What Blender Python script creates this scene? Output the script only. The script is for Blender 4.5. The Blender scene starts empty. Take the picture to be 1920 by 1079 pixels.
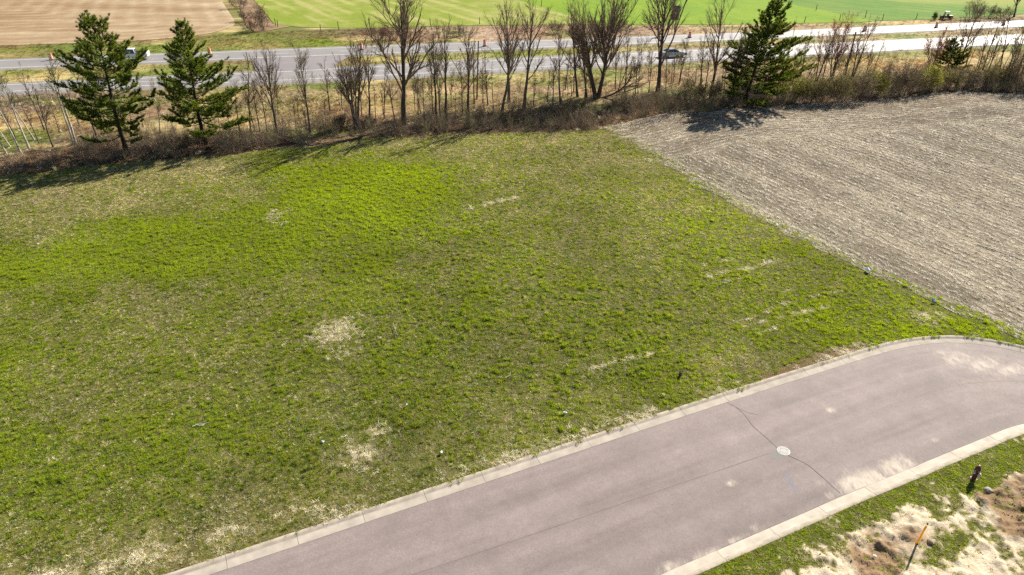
import bpy, bmesh, math, random
import numpy as np
from mathutils import Vector, Matrix

random.seed(7)
RNG = np.random.default_rng(7)
SC = bpy.context.scene
COL = SC.collection
R = math.radians

# ------------------------------------------------------------------ camera
CAM_H, PITCH, FPX, CX, CY = 25.0, R(30.0), 1280.0, 960.0, 539.5
cam = bpy.data.cameras.new('camera')
cam.sensor_width = 36.0
cam.lens = 36.0 * FPX / 1920.0
cam.clip_start = 0.5
cam.clip_end = 6000
co = bpy.data.objects.new('camera', cam)
co.location = (0, 0, CAM_H)
co.rotation_euler = (R(90) - PITCH, 0, 0)
COL.objects.link(co)
SC.camera = co

# ------------------------------------------------------------------ sky, sun, exposure
SUN_EL, SUN_AZ = R(35.0), R(42.0)          # azimuth measured from +Y towards +X
w = bpy.data.worlds.new('World')
SC.world = w
w.use_nodes = True
wn = w.node_tree.nodes
sky = wn.new('ShaderNodeTexSky')
sky.sky_type = 'NISHITA'
sky.sun_disc = False
sky.sun_elevation = SUN_EL
sky.sun_rotation = SUN_AZ
sky.air_density = 1.0
sky.dust_density = 0.6
w.node_tree.links.new(sky.outputs[0], wn['Background'].inputs[0])
wn['Background'].inputs[1].default_value = 0.05
sl = bpy.data.lights.new('sun', 'SUN')
sl.energy = 5.0
sl.angle = R(0.55)
sl.color = (1.0, 0.935, 0.81)
so = bpy.data.objects.new('sun', sl)
sdir = Vector((math.sin(SUN_AZ) * math.cos(SUN_EL), math.cos(SUN_AZ) * math.cos(SUN_EL), math.sin(SUN_EL)))
so.rotation_euler = (-sdir).to_track_quat('-Z', 'Y').to_euler()
so.location = (60, 60, 80)
COL.objects.link(so)
SC.view_settings.view_transform = 'Standard'
SC.view_settings.look = 'None'
SC.view_settings.gamma = 1.0
SC.view_settings.use_curve_mapping = False
SC.view_settings.exposure = 1.0
SC.cycles.use_denoising = False

# ------------------------------------------------------------------ helpers
CP, SP = math.cos(PITCH), math.sin(PITCH)

def gnd(px, py, z=0.0):
    """photo pixel (1920 wide) -> point on the level z, metres"""
    px = np.asarray(px, float); py = np.asarray(py, float)
    u = (px - CX) / FPX; v = (py - CY) / FPX
    t = (CAM_H - z) / (SP + v * CP)
    return np.stack([u * t, (CP - v * SP) * t], -1)

def g3(px, py, z=0.0):
    p = gnd(px, py, z)
    return Vector((float(p[0]), float(p[1]), z))

def pix(x, y, z=0.0):
    """point -> photo pixel, used to look up where a spot lies on the plan of the place"""
    D = CAM_H - z
    Z = y * CP + D * SP
    Z = np.maximum(Z, 0.5)
    return CX + FPX * x / Z, CY + FPX * (D * CP - y * SP) / Z

def at_depth(px, py, y):
    """point above the ground at distance y that stands behind a pixel: gives tree and pole tops"""
    u = (px - CX) / FPX; v = (py - CY) / FPX
    t = y / (CP - v * SP)
    return Vector((u * t, y, CAM_H - (SP + v * CP) * t))

KALB = 0.52
def S(r, g, b, k=KALB):
    """photo colour (0..255) -> base colour"""
    c = np.array([r, g, b], float) / 255.0
    c = np.where(c <= 0.04045, c / 12.92, ((c + 0.055) / 1.055) ** 2.4)
    return c * k

def _hash(ix, iy, seed):
    h = (ix.astype(np.int64) * 374761393 + iy.astype(np.int64) * 668265263 + seed * 2147483647) & 0xffffffff
    h = ((h ^ (h >> 13)) * 1274126177) & 0xffffffff
    h = (h ^ (h >> 16)) & 0xffffffff
    return h / 4294967295.0

def vnoise(x, y, seed=0):
    ix = np.floor(x); iy = np.floor(y)
    fx = x - ix; fy = y - iy
    fx = fx * fx * (3 - 2 * fx); fy = fy * fy * (3 - 2 * fy)
    a = _hash(ix, iy, seed); b = _hash(ix + 1, iy, seed)
    c = _hash(ix, iy + 1, seed); d = _hash(ix + 1, iy + 1, seed)
    return (a * (1 - fx) + b * fx) * (1 - fy) + (c * (1 - fx) + d * fx) * fy

def fbm(x, y, scale, seed=0, octv=3):
    s = 0; a = 1.0; t = 0
    for o in range(octv):
        s = s + a * vnoise(x / scale * 2 ** o + 17.3 * o, y / scale * 2 ** o - 9.1 * o, seed + o)
        t += a; a *= 0.5
    return s / t

def rbf(px, py, pts, sx, sy):
    """smooth interpolation of plan values given at spots; pts rows are (px, py, v1, v2 ...)"""
    pts = np.asarray(pts, float)
    out = np.zeros((len(px), pts.shape[1] - 2)); wt = np.full(len(px), 1e-12)
    for row in pts:
        d2 = ((px - row[0]) / sx) ** 2 + ((py - row[1]) / sy) ** 2
        k = 1.0 / (d2 * d2 + 0.08)
        out += k[:, None] * row[2:]; wt += k
    return out / wt[:, None]

def sstep(a, b, x):
    t = np.clip((x - a) / (b - a), 0, 1)
    return t * t * (3 - 2 * t)

def dist_poly(x, y, line):
    """distance to an open polyline"""
    line = np.asarray(line, float)
    best = np.full(x.shape, 1e9)
    for (ax, ay), (bx, by) in zip(line[:-1], line[1:]):
        dx, dy = bx - ax, by - ay
        L = dx * dx + dy * dy + 1e-9
        t = np.clip(((x - ax) * dx + (y - ay) * dy) / L, 0, 1)
        best = np.minimum(best, (x - ax - t * dx) ** 2 + (y - ay - t * dy) ** 2)
    return np.sqrt(best)

def inside(x, y, poly):
    poly = np.asarray(poly, float)
    r = np.zeros(x.shape, bool)
    xj, yj = poly[-1]
    for xi, yi in poly:
        c = ((yi > y) != (yj > y))
        if yi != yj:
            r ^= c & (x < (xj - xi) * (y - yi) / (yj - yi) + xi)
        xj, yj = xi, yi
    return r

def smooth(line, n=2, closed=False):
    p = np.asarray(line, float)
    for _ in range(n):
        if closed:
            q = np.roll(p, -1, 0)
            p = np.stack([0.75 * p + 0.25 * q, 0.25 * p + 0.75 * q], 1).reshape(-1, p.shape[1])
        else:
            a, b = p[:-1], p[1:]
            m = np.stack([0.75 * a + 0.25 * b, 0.25 * a + 0.75 * b], 1).reshape(-1, p.shape[1])
            p = np.vstack([p[:1], m, p[-1:]])
    return p

def resample(line, step):
    line = np.asarray(line, float)
    d = np.r_[0, np.cumsum(np.linalg.norm(np.diff(line, axis=0), axis=1))]
    n = max(2, int(round(d[-1] / step)) + 1)
    t = np.linspace(0, d[-1], n)
    return np.stack([np.interp(t, d, line[:, i]) for i in range(line.shape[1])], 1)

def offset(line, dist):
    line = np.asarray(line, float)
    t = np.gradient(line, axis=0)
    t /= np.linalg.norm(t, axis=1)[:, None] + 1e-9
    return line + np.stack([-t[:, 1], t[:, 0]], 1) * dist

def tag(o, label=None, cat=None, group=None, kind=None):
    if label: o['label'] = label
    if cat: o['category'] = cat
    if group: o['group'] = group
    if kind: o['kind'] = kind
    return o

def link(o, parent=None):
    COL.objects.link(o)
    if parent is not None:
        o.parent = parent
    return o

def empty(name, loc=(0, 0, 0), rz=0.0):
    o = bpy.data.objects.new(name, None)
    o.location = loc
    o.rotation_euler = (0, 0, rz)
    o.empty_display_size = 0.3
    COL.objects.link(o)
    return o

def fast_mesh(name, V, F, mat=None, smooth_=False):
    """V (n,3); F list of (m,k) integer arrays of equal-sized faces"""
    me = bpy.data.meshes.new(name)
    V = np.ascontiguousarray(V, dtype=np.float32)
    if not isinstance(F, (list, tuple)):
        F = [F]
    F = [np.asarray(f, dtype=np.int32) for f in F if len(f)]
    me.vertices.add(len(V)); me.vertices.foreach_set('co', V.ravel())
    if F:
        nl = sum(f.size for f in F); nf = sum(len(f) for f in F)
        me.loops.add(nl); me.polygons.add(nf)
        me.loops.foreach_set('vertex_index', np.concatenate([f.ravel() for f in F]))
        tot = np.concatenate([np.full(len(f), f.shape[1], np.int32) for f in F])
        st = np.r_[0, np.cumsum(tot)[:-1]].astype(np.int32)
        me.polygons.foreach_set('loop_start', st)
        me.polygons.foreach_set('loop_total', tot)
        if smooth_:
            me.polygons.foreach_set('use_smooth', np.ones(nf, bool))
    me.update(calc_edges=True)
    if mat: me.materials.append(mat)
    return me

def vcol(me, rgb, name='col'):
    a = me.attributes.new(name, 'FLOAT_COLOR', 'POINT')
    c = np.ones((len(me.vertices), 4), np.float32); c[:, :3] = rgb
    a.data.foreach_set('color', c.ravel())

def obj(name, me, parent=None, **kw):
    o = bpy.data.objects.new(name, me)
    link(o, parent)
    return tag(o, **kw)

def bm_obj(name, bm, mat, parent=None, smooth_=False, **kw):
    me = bpy.data.meshes.new(name)
    bmesh.ops.recalc_face_normals(bm, faces=bm.faces)
    bm.to_mesh(me); bm.free()
    if smooth_:
        for p in me.polygons: p.use_smooth = True
    me.materials.append(mat)
    return obj(name, me, parent, **kw)

# ---- bmesh shapes
def b_box(bm, c, s, rz=0, bevel=0):
    r = bmesh.ops.create_cube(bm, size=1)
    M = Matrix.Translation(c) @ Matrix.Rotation(rz, 4, 'Z') @ Matrix.Diagonal((*s, 1))
    bmesh.ops.transform(bm, matrix=M, verts=r['verts'])
    if bevel:
        es = list({e for v in r['verts'] for e in v.link_edges})
        bmesh.ops.bevel(bm, geom=es, offset=bevel, segments=2, affect='EDGES', profile=0.5)

def b_lathe(bm, prof, seg=16, M=None):
    rings = []
    for r, z in prof:
        rings.append([bm.verts.new((r * math.cos(2 * math.pi * i / seg), r * math.sin(2 * math.pi * i / seg), z)) for i in range(seg)])
    for a, b in zip(rings[:-1], rings[1:]):
        for i in range(seg):
            bm.faces.new((a[i], a[(i + 1) % seg], b[(i + 1) % seg], b[i]))
    bm.faces.new(rings[0][::-1]); bm.faces.new(rings[-1])
    if M is not None:
        bmesh.ops.transform(bm, matrix=M, verts=[v for r in rings for v in r])

def b_prism(bm, prof, w0, w1=None, zmid=None, bevel=0, yc=0):
    """side profile (x,z) extruded across y; the half width may change from w0 at the bottom to w1 at the top"""
    w1 = w0 if w1 is None else w1
    zs = [p[1] for p in prof]; z0, z1 = min(zs), max(zs)
    f = lambda z: w0 + (w1 - w0) * (z - z0) / max(1e-6, z1 - z0)
    A = [bm.verts.new((x, yc - f(z), z)) for x, z in prof]
    B = [bm.verts.new((x, yc + f(z), z)) for x, z in prof]
    n = len(prof)
    bm.faces.new(A); bm.faces.new(B[::-1])
    for i in range(n):
        bm.faces.new((A[i], B[i], B[(i + 1) % n], A[(i + 1) % n]))
    if bevel:
        es = list({e for v in A + B for e in v.link_edges})
        bmesh.ops.bevel(bm, geom=es, offset=bevel, segments=2, affect='EDGES', profile=0.6)

# ------------------------------------------------------------------ materials
def new_mat(name):
    m = bpy.data.materials.new(name)
    m.use_nodes = True
    nt = m.node_tree
    return m, nt, nt.nodes['Principled BSDF']

def plain(name, rgb, rough=0.6, spec=0.4, metal=0.0, var=0.12, scale=6.0, bump=0.0):
    m, nt, b = new_mat(name)
    N, L = nt.nodes, nt.links
    tc = N.new('ShaderNodeTexCoord')
    nz = N.new('ShaderNodeTexNoise'); nz.inputs['Scale'].default_value = scale; nz.inputs['Detail'].default_value = 5
    L.new(tc.outputs['Object'], nz.inputs['Vector'])
    mp = N.new('ShaderNodeMapRange'); mp.inputs[1].default_value = 0.3; mp.inputs[2].default_value = 0.7
    mp.inputs[3].default_value = 1 - var; mp.inputs[4].default_value = 1 + var
    L.new(nz.outputs['Fac'], mp.inputs[0])
    mx = N.new('ShaderNodeVectorMath'); mx.operation = 'SCALE'
    mx.inputs[0].default_value = tuple(rgb)
    L.new(mp.outputs[0], mx.inputs['Scale'])
    L.new(mx.outputs[0], b.inputs['Base Color'])
    b.inputs['Roughness'].default_value = rough
    b.inputs['Metallic'].default_value = metal
    b.inputs['Specular IOR Level'].default_value = spec
    if bump:
        bp = N.new('ShaderNodeBump'); bp.inputs['Strength'].default_value = bump; bp.inputs['Distance'].default_value = 0.02
        L.new(nz.outputs['Fac'], bp.inputs['Height']); L.new(bp.outputs[0], b.inputs['Normal'])
    return m

def sheet_mat(name, fine=((14.0, 0.35), (2.2, 0.25)), bump=0.4, bump_d=0.03, rough=0.95, spec=0.15, speck=None):
    """ground sheet: colours of the plan from the mesh, grain from world-space noise"""
    m, nt, b = new_mat(name)
    N, L = nt.nodes, nt.links
    at = N.new('ShaderNodeAttribute'); at.attribute_name = 'col'
    ge = N.new('ShaderNodeNewGeometry')
    cur = at.outputs['Color']; last = None
    for sc, amp in fine:
        nz = N.new('ShaderNodeTexNoise'); nz.inputs['Scale'].default_value = sc
        nz.inputs['Detail'].default_value = 6; nz.inputs['Roughness'].default_value = 0.7
        L.new(ge.outputs['Position'], nz.inputs['Vector'])
        mp = N.new('ShaderNodeMapRange'); mp.inputs[1].default_value = 0.28; mp.inputs[2].default_value = 0.72
        mp.inputs[3].default_value = 1 - amp; mp.inputs[4].default_value = 1 + amp
        L.new(nz.outputs['Fac'], mp.inputs[0])
        mx = N.new('ShaderNodeVectorMath'); mx.operation = 'SCALE'
        L.new(cur, mx.inputs[0]); L.new(mp.outputs[0], mx.inputs['Scale'])
        cur = mx.outputs[0]; last = last or nz
    if speck:
        (sc, thr, rgb, k) = speck
        nz = N.new('ShaderNodeTexNoise'); nz.inputs['Scale'].default_value = sc; nz.inputs['Detail'].default_value = 2
        L.new(ge.outputs['Position'], nz.inputs['Vector'])
        mp = N.new('ShaderNodeMapRange'); mp.inputs[1].default_value = thr; mp.inputs[2].default_value = thr + 0.06
        mp.inputs[3].default_value = 0; mp.inputs[4].default_value = k
        L.new(nz.outputs['Fac'], mp.inputs[0])
        mx = N.new('ShaderNodeMix'); mx.data_type = 'RGBA'
        L.new(mp.outputs[0], mx.inputs[0]); L.new(cur, mx.inputs[6]); mx.inputs[7].default_value = (*rgb, 1)
        cur = mx.outputs[2]
    L.new(cur, b.inputs['Base Color'])
    b.inputs['Roughness'].default_value = rough
    b.inputs['Specular IOR Level'].default_value = spec
    if bump:
        bp = N.new('ShaderNodeBump'); bp.inputs['Strength'].default_value = bump; bp.inputs['Distance'].default_value = bump_d
        L.new(last.outputs['Fac'], bp.inputs['Height']); L.new(bp.outputs[0], b.inputs['Normal'])
    return m

def leaf_mat(name, mode='INSTANCER', transl=0.35, rough=0.7, var=0.25, tint=(1.15, 1.1, 0.6), spec=0.2):
    """thin blades and needles: colour attribute, light passing through"""
    m, nt, b = new_mat(name)
    N, L = nt.nodes, nt.links
    at = N.new('ShaderNodeAttribute'); at.attribute_name = 'col'; at.attribute_type = mode
    ge = N.new('ShaderNodeNewGeometry')
    nz = N.new('ShaderNodeTexNoise'); nz.inputs['Scale'].default_value = 9.0; nz.inputs['Detail'].default_value = 2
    L.new(ge.outputs['Position'], nz.inputs['Vector'])
    mp = N.new('ShaderNodeMapRange'); mp.inputs[1].default_value = 0.3; mp.inputs[2].default_value = 0.7
    mp.inputs[3].default_value = 1 - var; mp.inputs[4].default_value = 1 + var
    L.new(nz.outputs['Fac'], mp.inputs[0])
    mx = N.new('ShaderNodeVectorMath'); mx.operation = 'SCALE'
    L.new(at.outputs['Color'], mx.inputs[0]); L.new(mp.outputs[0], mx.inputs['Scale'])
    L.new(mx.outputs[0], b.inputs['Base Color'])
    b.inputs['Roughness'].default_value = rough
    b.inputs['Specular IOR Level'].default_value = spec
    tr = N.new('ShaderNodeBsdfTranslucent')
    t2 = N.new('ShaderNodeVectorMath'); t2.operation = 'MULTIPLY'; t2.inputs[1].default_value = tint
    L.new(mx.outputs[0], t2.inputs[0]); L.new(t2.outputs[0], tr.inputs['Color'])
    ms = N.new('ShaderNodeMixShader'); ms.inputs[0].default_value = transl
    L.new(b.outputs[0], ms.inputs[1]); L.new(tr.outputs[0], ms.inputs[2])
    L.new(ms.outputs[0], N['Material Output'].inputs['Surface'])
    return m

M = {}
M['lawn'] = sheet_mat('lawn_soil_and_thatch', ((13.0, 0.6), (1.6, 0.25)), 0.6, 0.05, speck=(17.0, .60, S(206, 186, 130), .6))
M['crop'] = sheet_mat('stubble_soil', ((7.0, 0.35), (1.2, 0.18)), 0.7, 0.05)
M['verge'] = sheet_mat('roadside_soil', ((3.0, 0.3), (0.6, 0.2)), 0.5, 0.06)
M['far'] = sheet_mat('far_field_soil', ((1.6, 0.16), (0.35, 0.12)), 0.5, 0.06)
M['sand'] = sheet_mat('sandy_soil', ((11.0, 0.25), (3.0, 0.18)), 0.9, 0.05)
M['asphalt'] = sheet_mat('aged_asphalt', ((13.0, 0.20), (34.0, 0.2), (2.5, 0.08), (0.5, 0.06)), 0.25, 0.006, rough=0.8, spec=0.35)
def add_dust(m):
    nt = m.node_tree; N, L = nt.nodes, nt.links; b = N['Principled BSDF']
    src = b.inputs['Base Color'].links[0].from_socket
    at = N.new('ShaderNodeAttribute'); at.attribute_name = 'stain'
    ge = N.new('ShaderNodeNewGeometry')
    mp = N.new('ShaderNodeMapping'); mp.inputs['Rotation'].default_value = (0, 0, R(-24.5)); mp.inputs['Scale'].default_value = (8.0, 2.6, 1)
    L.new(ge.outputs['Position'], mp.inputs['Vector'])
    nz = N.new('ShaderNodeTexNoise'); nz.inputs['Scale'].default_value = 1.0; nz.inputs['Detail'].default_value = 7; nz.inputs['Roughness'].default_value = .72
    L.new(mp.outputs[0], nz.inputs['Vector'])
    ad = N.new('ShaderNodeMath'); ad.operation = 'MULTIPLY_ADD'; ad.inputs[1].default_value = .75
    L.new(at.outputs['Fac'], ad.inputs[0]); L.new(nz.outputs['Fac'], ad.inputs[2])
    rg = N.new('ShaderNodeMapRange'); rg.interpolation_type = 'SMOOTHSTEP'
    rg.inputs[1].default_value = .62; rg.inputs[2].default_value = 1.5; rg.inputs[3].default_value = 0; rg.inputs[4].default_value = .92
    L.new(ad.outputs[0], rg.inputs[0])
    mx = N.new('ShaderNodeMix'); mx.data_type = 'RGBA'
    L.new(rg.outputs[0], mx.inputs[0]); L.new(src, mx.inputs[6]); mx.inputs[7].default_value = (*S(250, 234, 214, .58), 1)
    L.new(mx.outputs[2], b.inputs['Base Color'])
add_dust(M['asphalt'])
M['highway'] = sheet_mat('worn_highway_asphalt', ((20.0, 0.10), (0.4, 0.07)), 0.2, 0.006, rough=0.62, spec=0.8)
M['concrete'] = plain('weathered_concrete', S(240, 226, 208), 0.85, 0.25, var=0.16, scale=1.7, bump=0.15)
M['concrete_back'] = plain('dirty_concrete', S(226, 211, 192), 0.9, 0.2, var=0.22, scale=2.2, bump=0.2)
M['line'] = plain('road_paint', S(240, 240, 238, 0.75), 0.6, 0.5, var=0.1, scale=3)
M['tar'] = plain('tar_filled_joint', (0.085, 0.074, 0.07), 0.8, 0.2)
M['seam'] = plain('paving_joint', S(160, 145, 141), 0.85, 0.2)
M['bark'] = plain('grey_brown_bark', (0.13, 0.105, 0.085), 0.95, 0.1, var=0.3, scale=2.5)
M['bark_dark'] = plain('dark_bark', (0.085, 0.066, 0.054), 0.95, 0.1, var=0.3, scale=2.5)
M['bark_pale'] = plain('pale_birch_bark', (0.46, 0.42, 0.36), 0.9, 0.15, var=0.45, scale=1.6)
M['twig'] = plain('bare_twig', (0.22, 0.16, 0.12), 0.95, 0.1, var=0.3, scale=1.0)
M['twig_red'] = plain('budding_red_twig', (0.27, 0.165, 0.13), 0.95, 0.1, var=0.3, scale=1.0)
M['twig_pale'] = plain('pale_twig', (0.20, 0.18, 0.13), 0.95, 0.1, var=0.3, scale=1.0)
M['pine_bark'] = plain('pine_bark', (0.05, 0.038, 0.03), 0.95, 0.1, var=0.3, scale=3)
M['grass'] = leaf_mat('grass_blades', 'INSTANCER', 0.45)
M['straw'] = leaf_mat('dry_straw', 'INSTANCER', 0.25, tint=(1.0, 0.95, 0.8))
M['needle'] = leaf_mat('pine_needles', 'GEOMETRY', 0.45, rough=0.55, var=0.15, tint=(1.3, 1.15, 0.5), spec=0.35)
M['bud'] = leaf_mat('spring_buds', 'GEOMETRY', 0.4, var=0.15)
M['brushtwig'] = leaf_mat('dry_brush_twigs', 'INSTANCER', 0.1, tint=(1, 1, 1))

# ------------------------------------------------------------------ plan of the place
far_edge = gnd(*np.array([(-260, 1293), (60, 1186), (382, 1079), (576, 1014), (900, 906), (1200, 806), (1422, 733), (1582, 683), (1647, 662), (1703, 648),
                          (1760, 641), (1816, 641), (1872, 649), (1920, 659)], float).T)
# past the right edge of the picture the street bends on round the corner
far_edge = resample(smooth(np.vstack([far_edge, [(34.4, 33.4), (36.2, 30.8), (37.2, 27.0), (37.4, 20.0), (37.4, 4.0)]]), 2), 0.5)
near_edge = gnd(*np.array([(560, 1375), (900, 1225), (1231, 1079), (1280, 1057), (1500, 963), (1580, 927), (1689, 884), (1759, 854), (1823, 828), (1888, 801), (1920, 792)], float).T)
near_edge = resample(smooth(np.vstack([near_edge, [(28.9, 28.75), (29.6, 28.0), (29.8, 26.8), (29.8, 20.0), (29.8, 4.0)]]), 2), 0.5)
CURB_W = 0.72
far_back = offset(far_edge, CURB_W)
near_back = offset(near_edge, -CURB_W)
# wavy edge where the sod meets the kerb
tree_edge_px = [(-420, 400), (-200, 360), (0, 333), (130, 318), (240, 305), (380, 296), (450, 288), (560, 275), (700, 262), (800, 256), (900, 252), (1000, 248), (1100, 243), (1150, 240),
                (1250, 214), (1400, 203), (1480, 200), (1560, 193), (1700, 185), (1790, 172), (1860, 176), (1920, 178), (2100, 172), (2400, 160)]
tree_edge = smooth(gnd(*np.array(tree_edge_px, float).T), 2)
lawn_crop_px = [(1128, 236), (1165, 258), (1230, 296), (1300, 342), (1400, 402), (1500, 452), (1600, 500), (1700, 548), (1800, 592), (1900, 632), (1960, 655)]
lawn_crop = smooth(gnd(*np.array(lawn_crop_px, float).T), 2)
lawn_crop = np.vstack([lawn_crop, lawn_crop[-1] + np.array([(3.0, -5.0), (6.0, -14.0), (9, -34)])])

def jitter(line, amp, seed, scale=1.5):
    line = resample(line, 0.6)
    d = np.arange(len(line)) * 0.6
    return offset(line, 0) + np.stack([(fbm(d, d * 0 + 3, scale, seed) - .5), (fbm(d, d * 0 + 9, scale, seed + 5) - .5)], 1) * 2 * amp

lawn_crop_j = jitter(lawn_crop, 1.0, 31, 1.6)
tree_edge_j = jitter(tree_edge, 0.9, 41, 3.0)

def hz(x, y):
    """gentle lie of the land"""
    h = (fbm(x, y, 9.0, 71, 2) - .5) * 0.16 + (fbm(x, y, 1.3, 72, 2) - .5) * 0.07
    d = np.minimum(dist_poly(x, y, far_edge), dist_poly(x, y, near_edge))
    h = h * sstep(0.7, 4.0, d)
    return h * (1 - sstep(95, 100, y))

def clip_poly(poly, x0, y0, x1, y1):
    p = poly
    for ax, val, sg in ((0, x0, 1), (0, x1, -1), (1, y0, 1), (1, y1, -1)):
        q = []
        n = len(p)
        for i in range(n):
            a, b = p[i], p[(i + 1) % n]
            ia, ib = sg * (a[ax] - val) >= 0, sg * (b[ax] - val) >= 0
            if ia: q.append(a)
            if ia != ib:
                t = (val - a[ax]) / (b[ax] - a[ax])
                q.append((a[0] + t * (b[0] - a[0]), a[1] + t * (b[1] - a[1])))
        p = q
        if len(p) < 3: return []
    return p

def sheet(name, poly, cell, z, mat, colfun, hfun=None, **kw):
    """ground sheet with a clean outline and a grid inside it"""
    poly = np.asarray(poly, float)
    mn = np.floor(poly.min(0) / cell).astype(int) - 1; mx = np.ceil(poly.max(0) / cell).astype(int) + 1
    nx, ny = mx - mn
    edge = np.zeros((nx, ny), bool)
    pc = np.vstack([poly, poly[:1]])
    for a, b in zip(pc[:-1], pc[1:]):
        n = max(2, int(np.linalg.norm(b - a) / cell * 6) + 2)
        t = np.linspace(0, 1, n)[:, None]
        q = np.floor((a + (b - a) * t) / cell).astype(int) - mn
        edge[q[:, 0], q[:, 1]] = True
    gx, gy = np.meshgrid(np.arange(nx), np.arange(ny), indexing='ij')
    cx = (gx + mn[0] + .5) * cell; cy = (gy + mn[1] + .5) * cell
    full = inside(cx, cy, poly) & ~edge
    vid = -np.ones((nx + 1, ny + 1), int)
    fi, fj = np.nonzero(full)
    for di in (0, 1):
        for dj in (0, 1):
            vid[fi + di, fj + dj] = 0
    ii, jj = np.nonzero(vid == 0)
    vid[ii, jj] = np.arange(len(ii))
    V = [np.stack([(ii + mn[0]) * cell, (jj + mn[1]) * cell], 1).astype(float)]
    quads = np.stack([vid[fi, fj], vid[fi + 1, fj], vid[fi + 1, fj + 1], vid[fi, fj + 1]], 1)
    F = [quads]; extra = []; nv = len(ii)
    by = {}
    pl = [tuple(p) for p in poly]
    px0 = poly[:, 0]; py0 = poly[:, 1]
    for i, j in zip(*np.nonzero(edge)):
        x0, y0 = (i + mn[0]) * cell, (j + mn[1]) * cell
        c = clip_poly(pl, x0, y0, x0 + cell, y0 + cell)
        if len(c) < 3: continue
        c2 = [c[0]]
        for p in c[1:]:
            if abs(p[0] - c2[-1][0]) + abs(p[1] - c2[-1][1]) > 1e-5: c2.append(p)
        if abs(c2[0][0] - c2[-1][0]) + abs(c2[0][1] - c2[-1][1]) < 1e-5: c2.pop()
        if len(c2) < 3: continue
        ar = sum(c2[k][0] * c2[(k + 1) % len(c2)][1] - c2[(k + 1) % len(c2)][0] * c2[k][1] for k in range(len(c2)))
        if abs(ar) < 1e-6: continue
        if ar < 0: c2 = c2[::-1]
        by.setdefault(len(c2), []).append(np.arange(nv, nv + len(c2)))
        extra.extend(c2); nv += len(c2)
    if extra: V.append(np.array(extra))
    for k, f in by.items(): F.append(np.array(f))
    V = np.vstack(V)
    x, y = V[:, 0], V[:, 1]
    zz = np.full(len(V), float(z)) + (hfun(x, y) if hfun is not None else 0)
    me = fast_mesh(name, np.column_stack([V, zz]), F, mat, True)
    vcol(me, colfun(x, y))
    return obj(name, me, None, **kw)

# ------------------------------------------------------------------ what grows where on the lawn: (px, py, share of green, brightness of the green)
LAWN = [(400,320,.30,.35),(600,290,.5,.5),(750,285,.45,.5),(900,270,.38,.45),(1050,265,.35,.4),(1130,290,.35,.4),(100,390,.25,.3),(250,365,.25,.3),(330,385,.4,.4),(450,350,.4,.5),
 (550,335,.8,.8),(650,330,.95,.95),(700,345,1,1),(770,360,1,1),(900,325,.45,.5),(1000,335,.42,.4),(1100,330,.45,.5),(1200,350,.4,.5),(50,425,.3,.35),(150,455,.7,.6),(300,430,.85,.8),
 (450,425,.85,.75),(600,400,.92,.9),(720,390,1,1),(830,400,.6,.55),(950,385,.38,.35),(1060,400,.48,.4),(1180,410,.45,.4),(1300,420,.6,.7),(1380,430,.6,.7),(50,500,.88,.75),(200,485,.92,.85),(350,480,.92,.8),
 (500,470,.85,.7),(650,455,.8,.6),(800,480,.6,.5),(950,470,.55,.45),(1100,480,.5,.4),(1250,480,.58,.5),(1400,475,.62,.6),(1500,500,.62,.6),(100,560,.55,.5),(250,560,.42,.45),(400,555,.5,.45),(550,545,.55,.5),(700,575,.7,.5),
 (850,580,.68,.4),(1000,580,.58,.35),(1150,560,.55,.4),(1300,555,.58,.5),(1450,550,.6,.55),(1600,555,.78,.75),(1650,600,.75,.7),(1740,600,.55,.7),(1800,625,.92,.9),(1880,632,.95,.9),(1560,610,.72,.75),(1700,625,.95,.95),
 (50,660,.6,.55),(200,640,.42,.45),(400,640,.45,.45),(550,620,.5,.45),(800,640,.68,.3),(950,650,.6,.3),(1150,640,.6,.3),(1300,630,.62,.5),(1450,620,.7,.7),(1500,650,.55,.65),(50,740,.55,.55),(150,760,.42,.5),(300,730,.55,.5),
 (500,720,.58,.45),(700,720,.6,.45),(850,720,.6,.4),(1000,730,.6,.4),(1210,700,.75,.35),(1330,690,.42,.65),(1400,680,.42,.7),(1240,730,.6,.6),(50,830,.78,.6),(200,800,.6,.55),(350,815,.78,.6),(500,800,.72,.5),(600,830,.72,.45),
 (750,800,.66,.45),(900,790,.56,.5),(1050,780,.48,.6),(1150,765,.42,.6),(1000,820,.45,.6),(60,900,.72,.45),(200,890,.6,.45),(350,880,.68,.45),(480,900,.55,.35),(600,890,.55,.25),(750,880,.55,.5),(850,865,.45,.55),
 (50,970,.58,.35),(200,960,.6,.3),(350,950,.55,.3),(450,960,.42,.4),(550,945,.35,.45),(650,930,.4,.5),(50,1050,.5,.35),(150,1045,.42,.35),(250,1050,.22,.4),(350,1020,.25,.4),(450,1000,.28,.4),(-200,500,.7,.6),(-200,800,.6,.5)]
STRAW_SPOTS = [(630, 622, 1.5, 1.0), (618, 636, 0.8, .9), (645, 660, 0.9, .45), (675, 852, 0.85, 1.0), (706, 810, 0.45, .9), (1740, 597, 1.0, .7), (520, 405, 1.2, .5), (1225, 300, 1.0, .4)]
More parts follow.
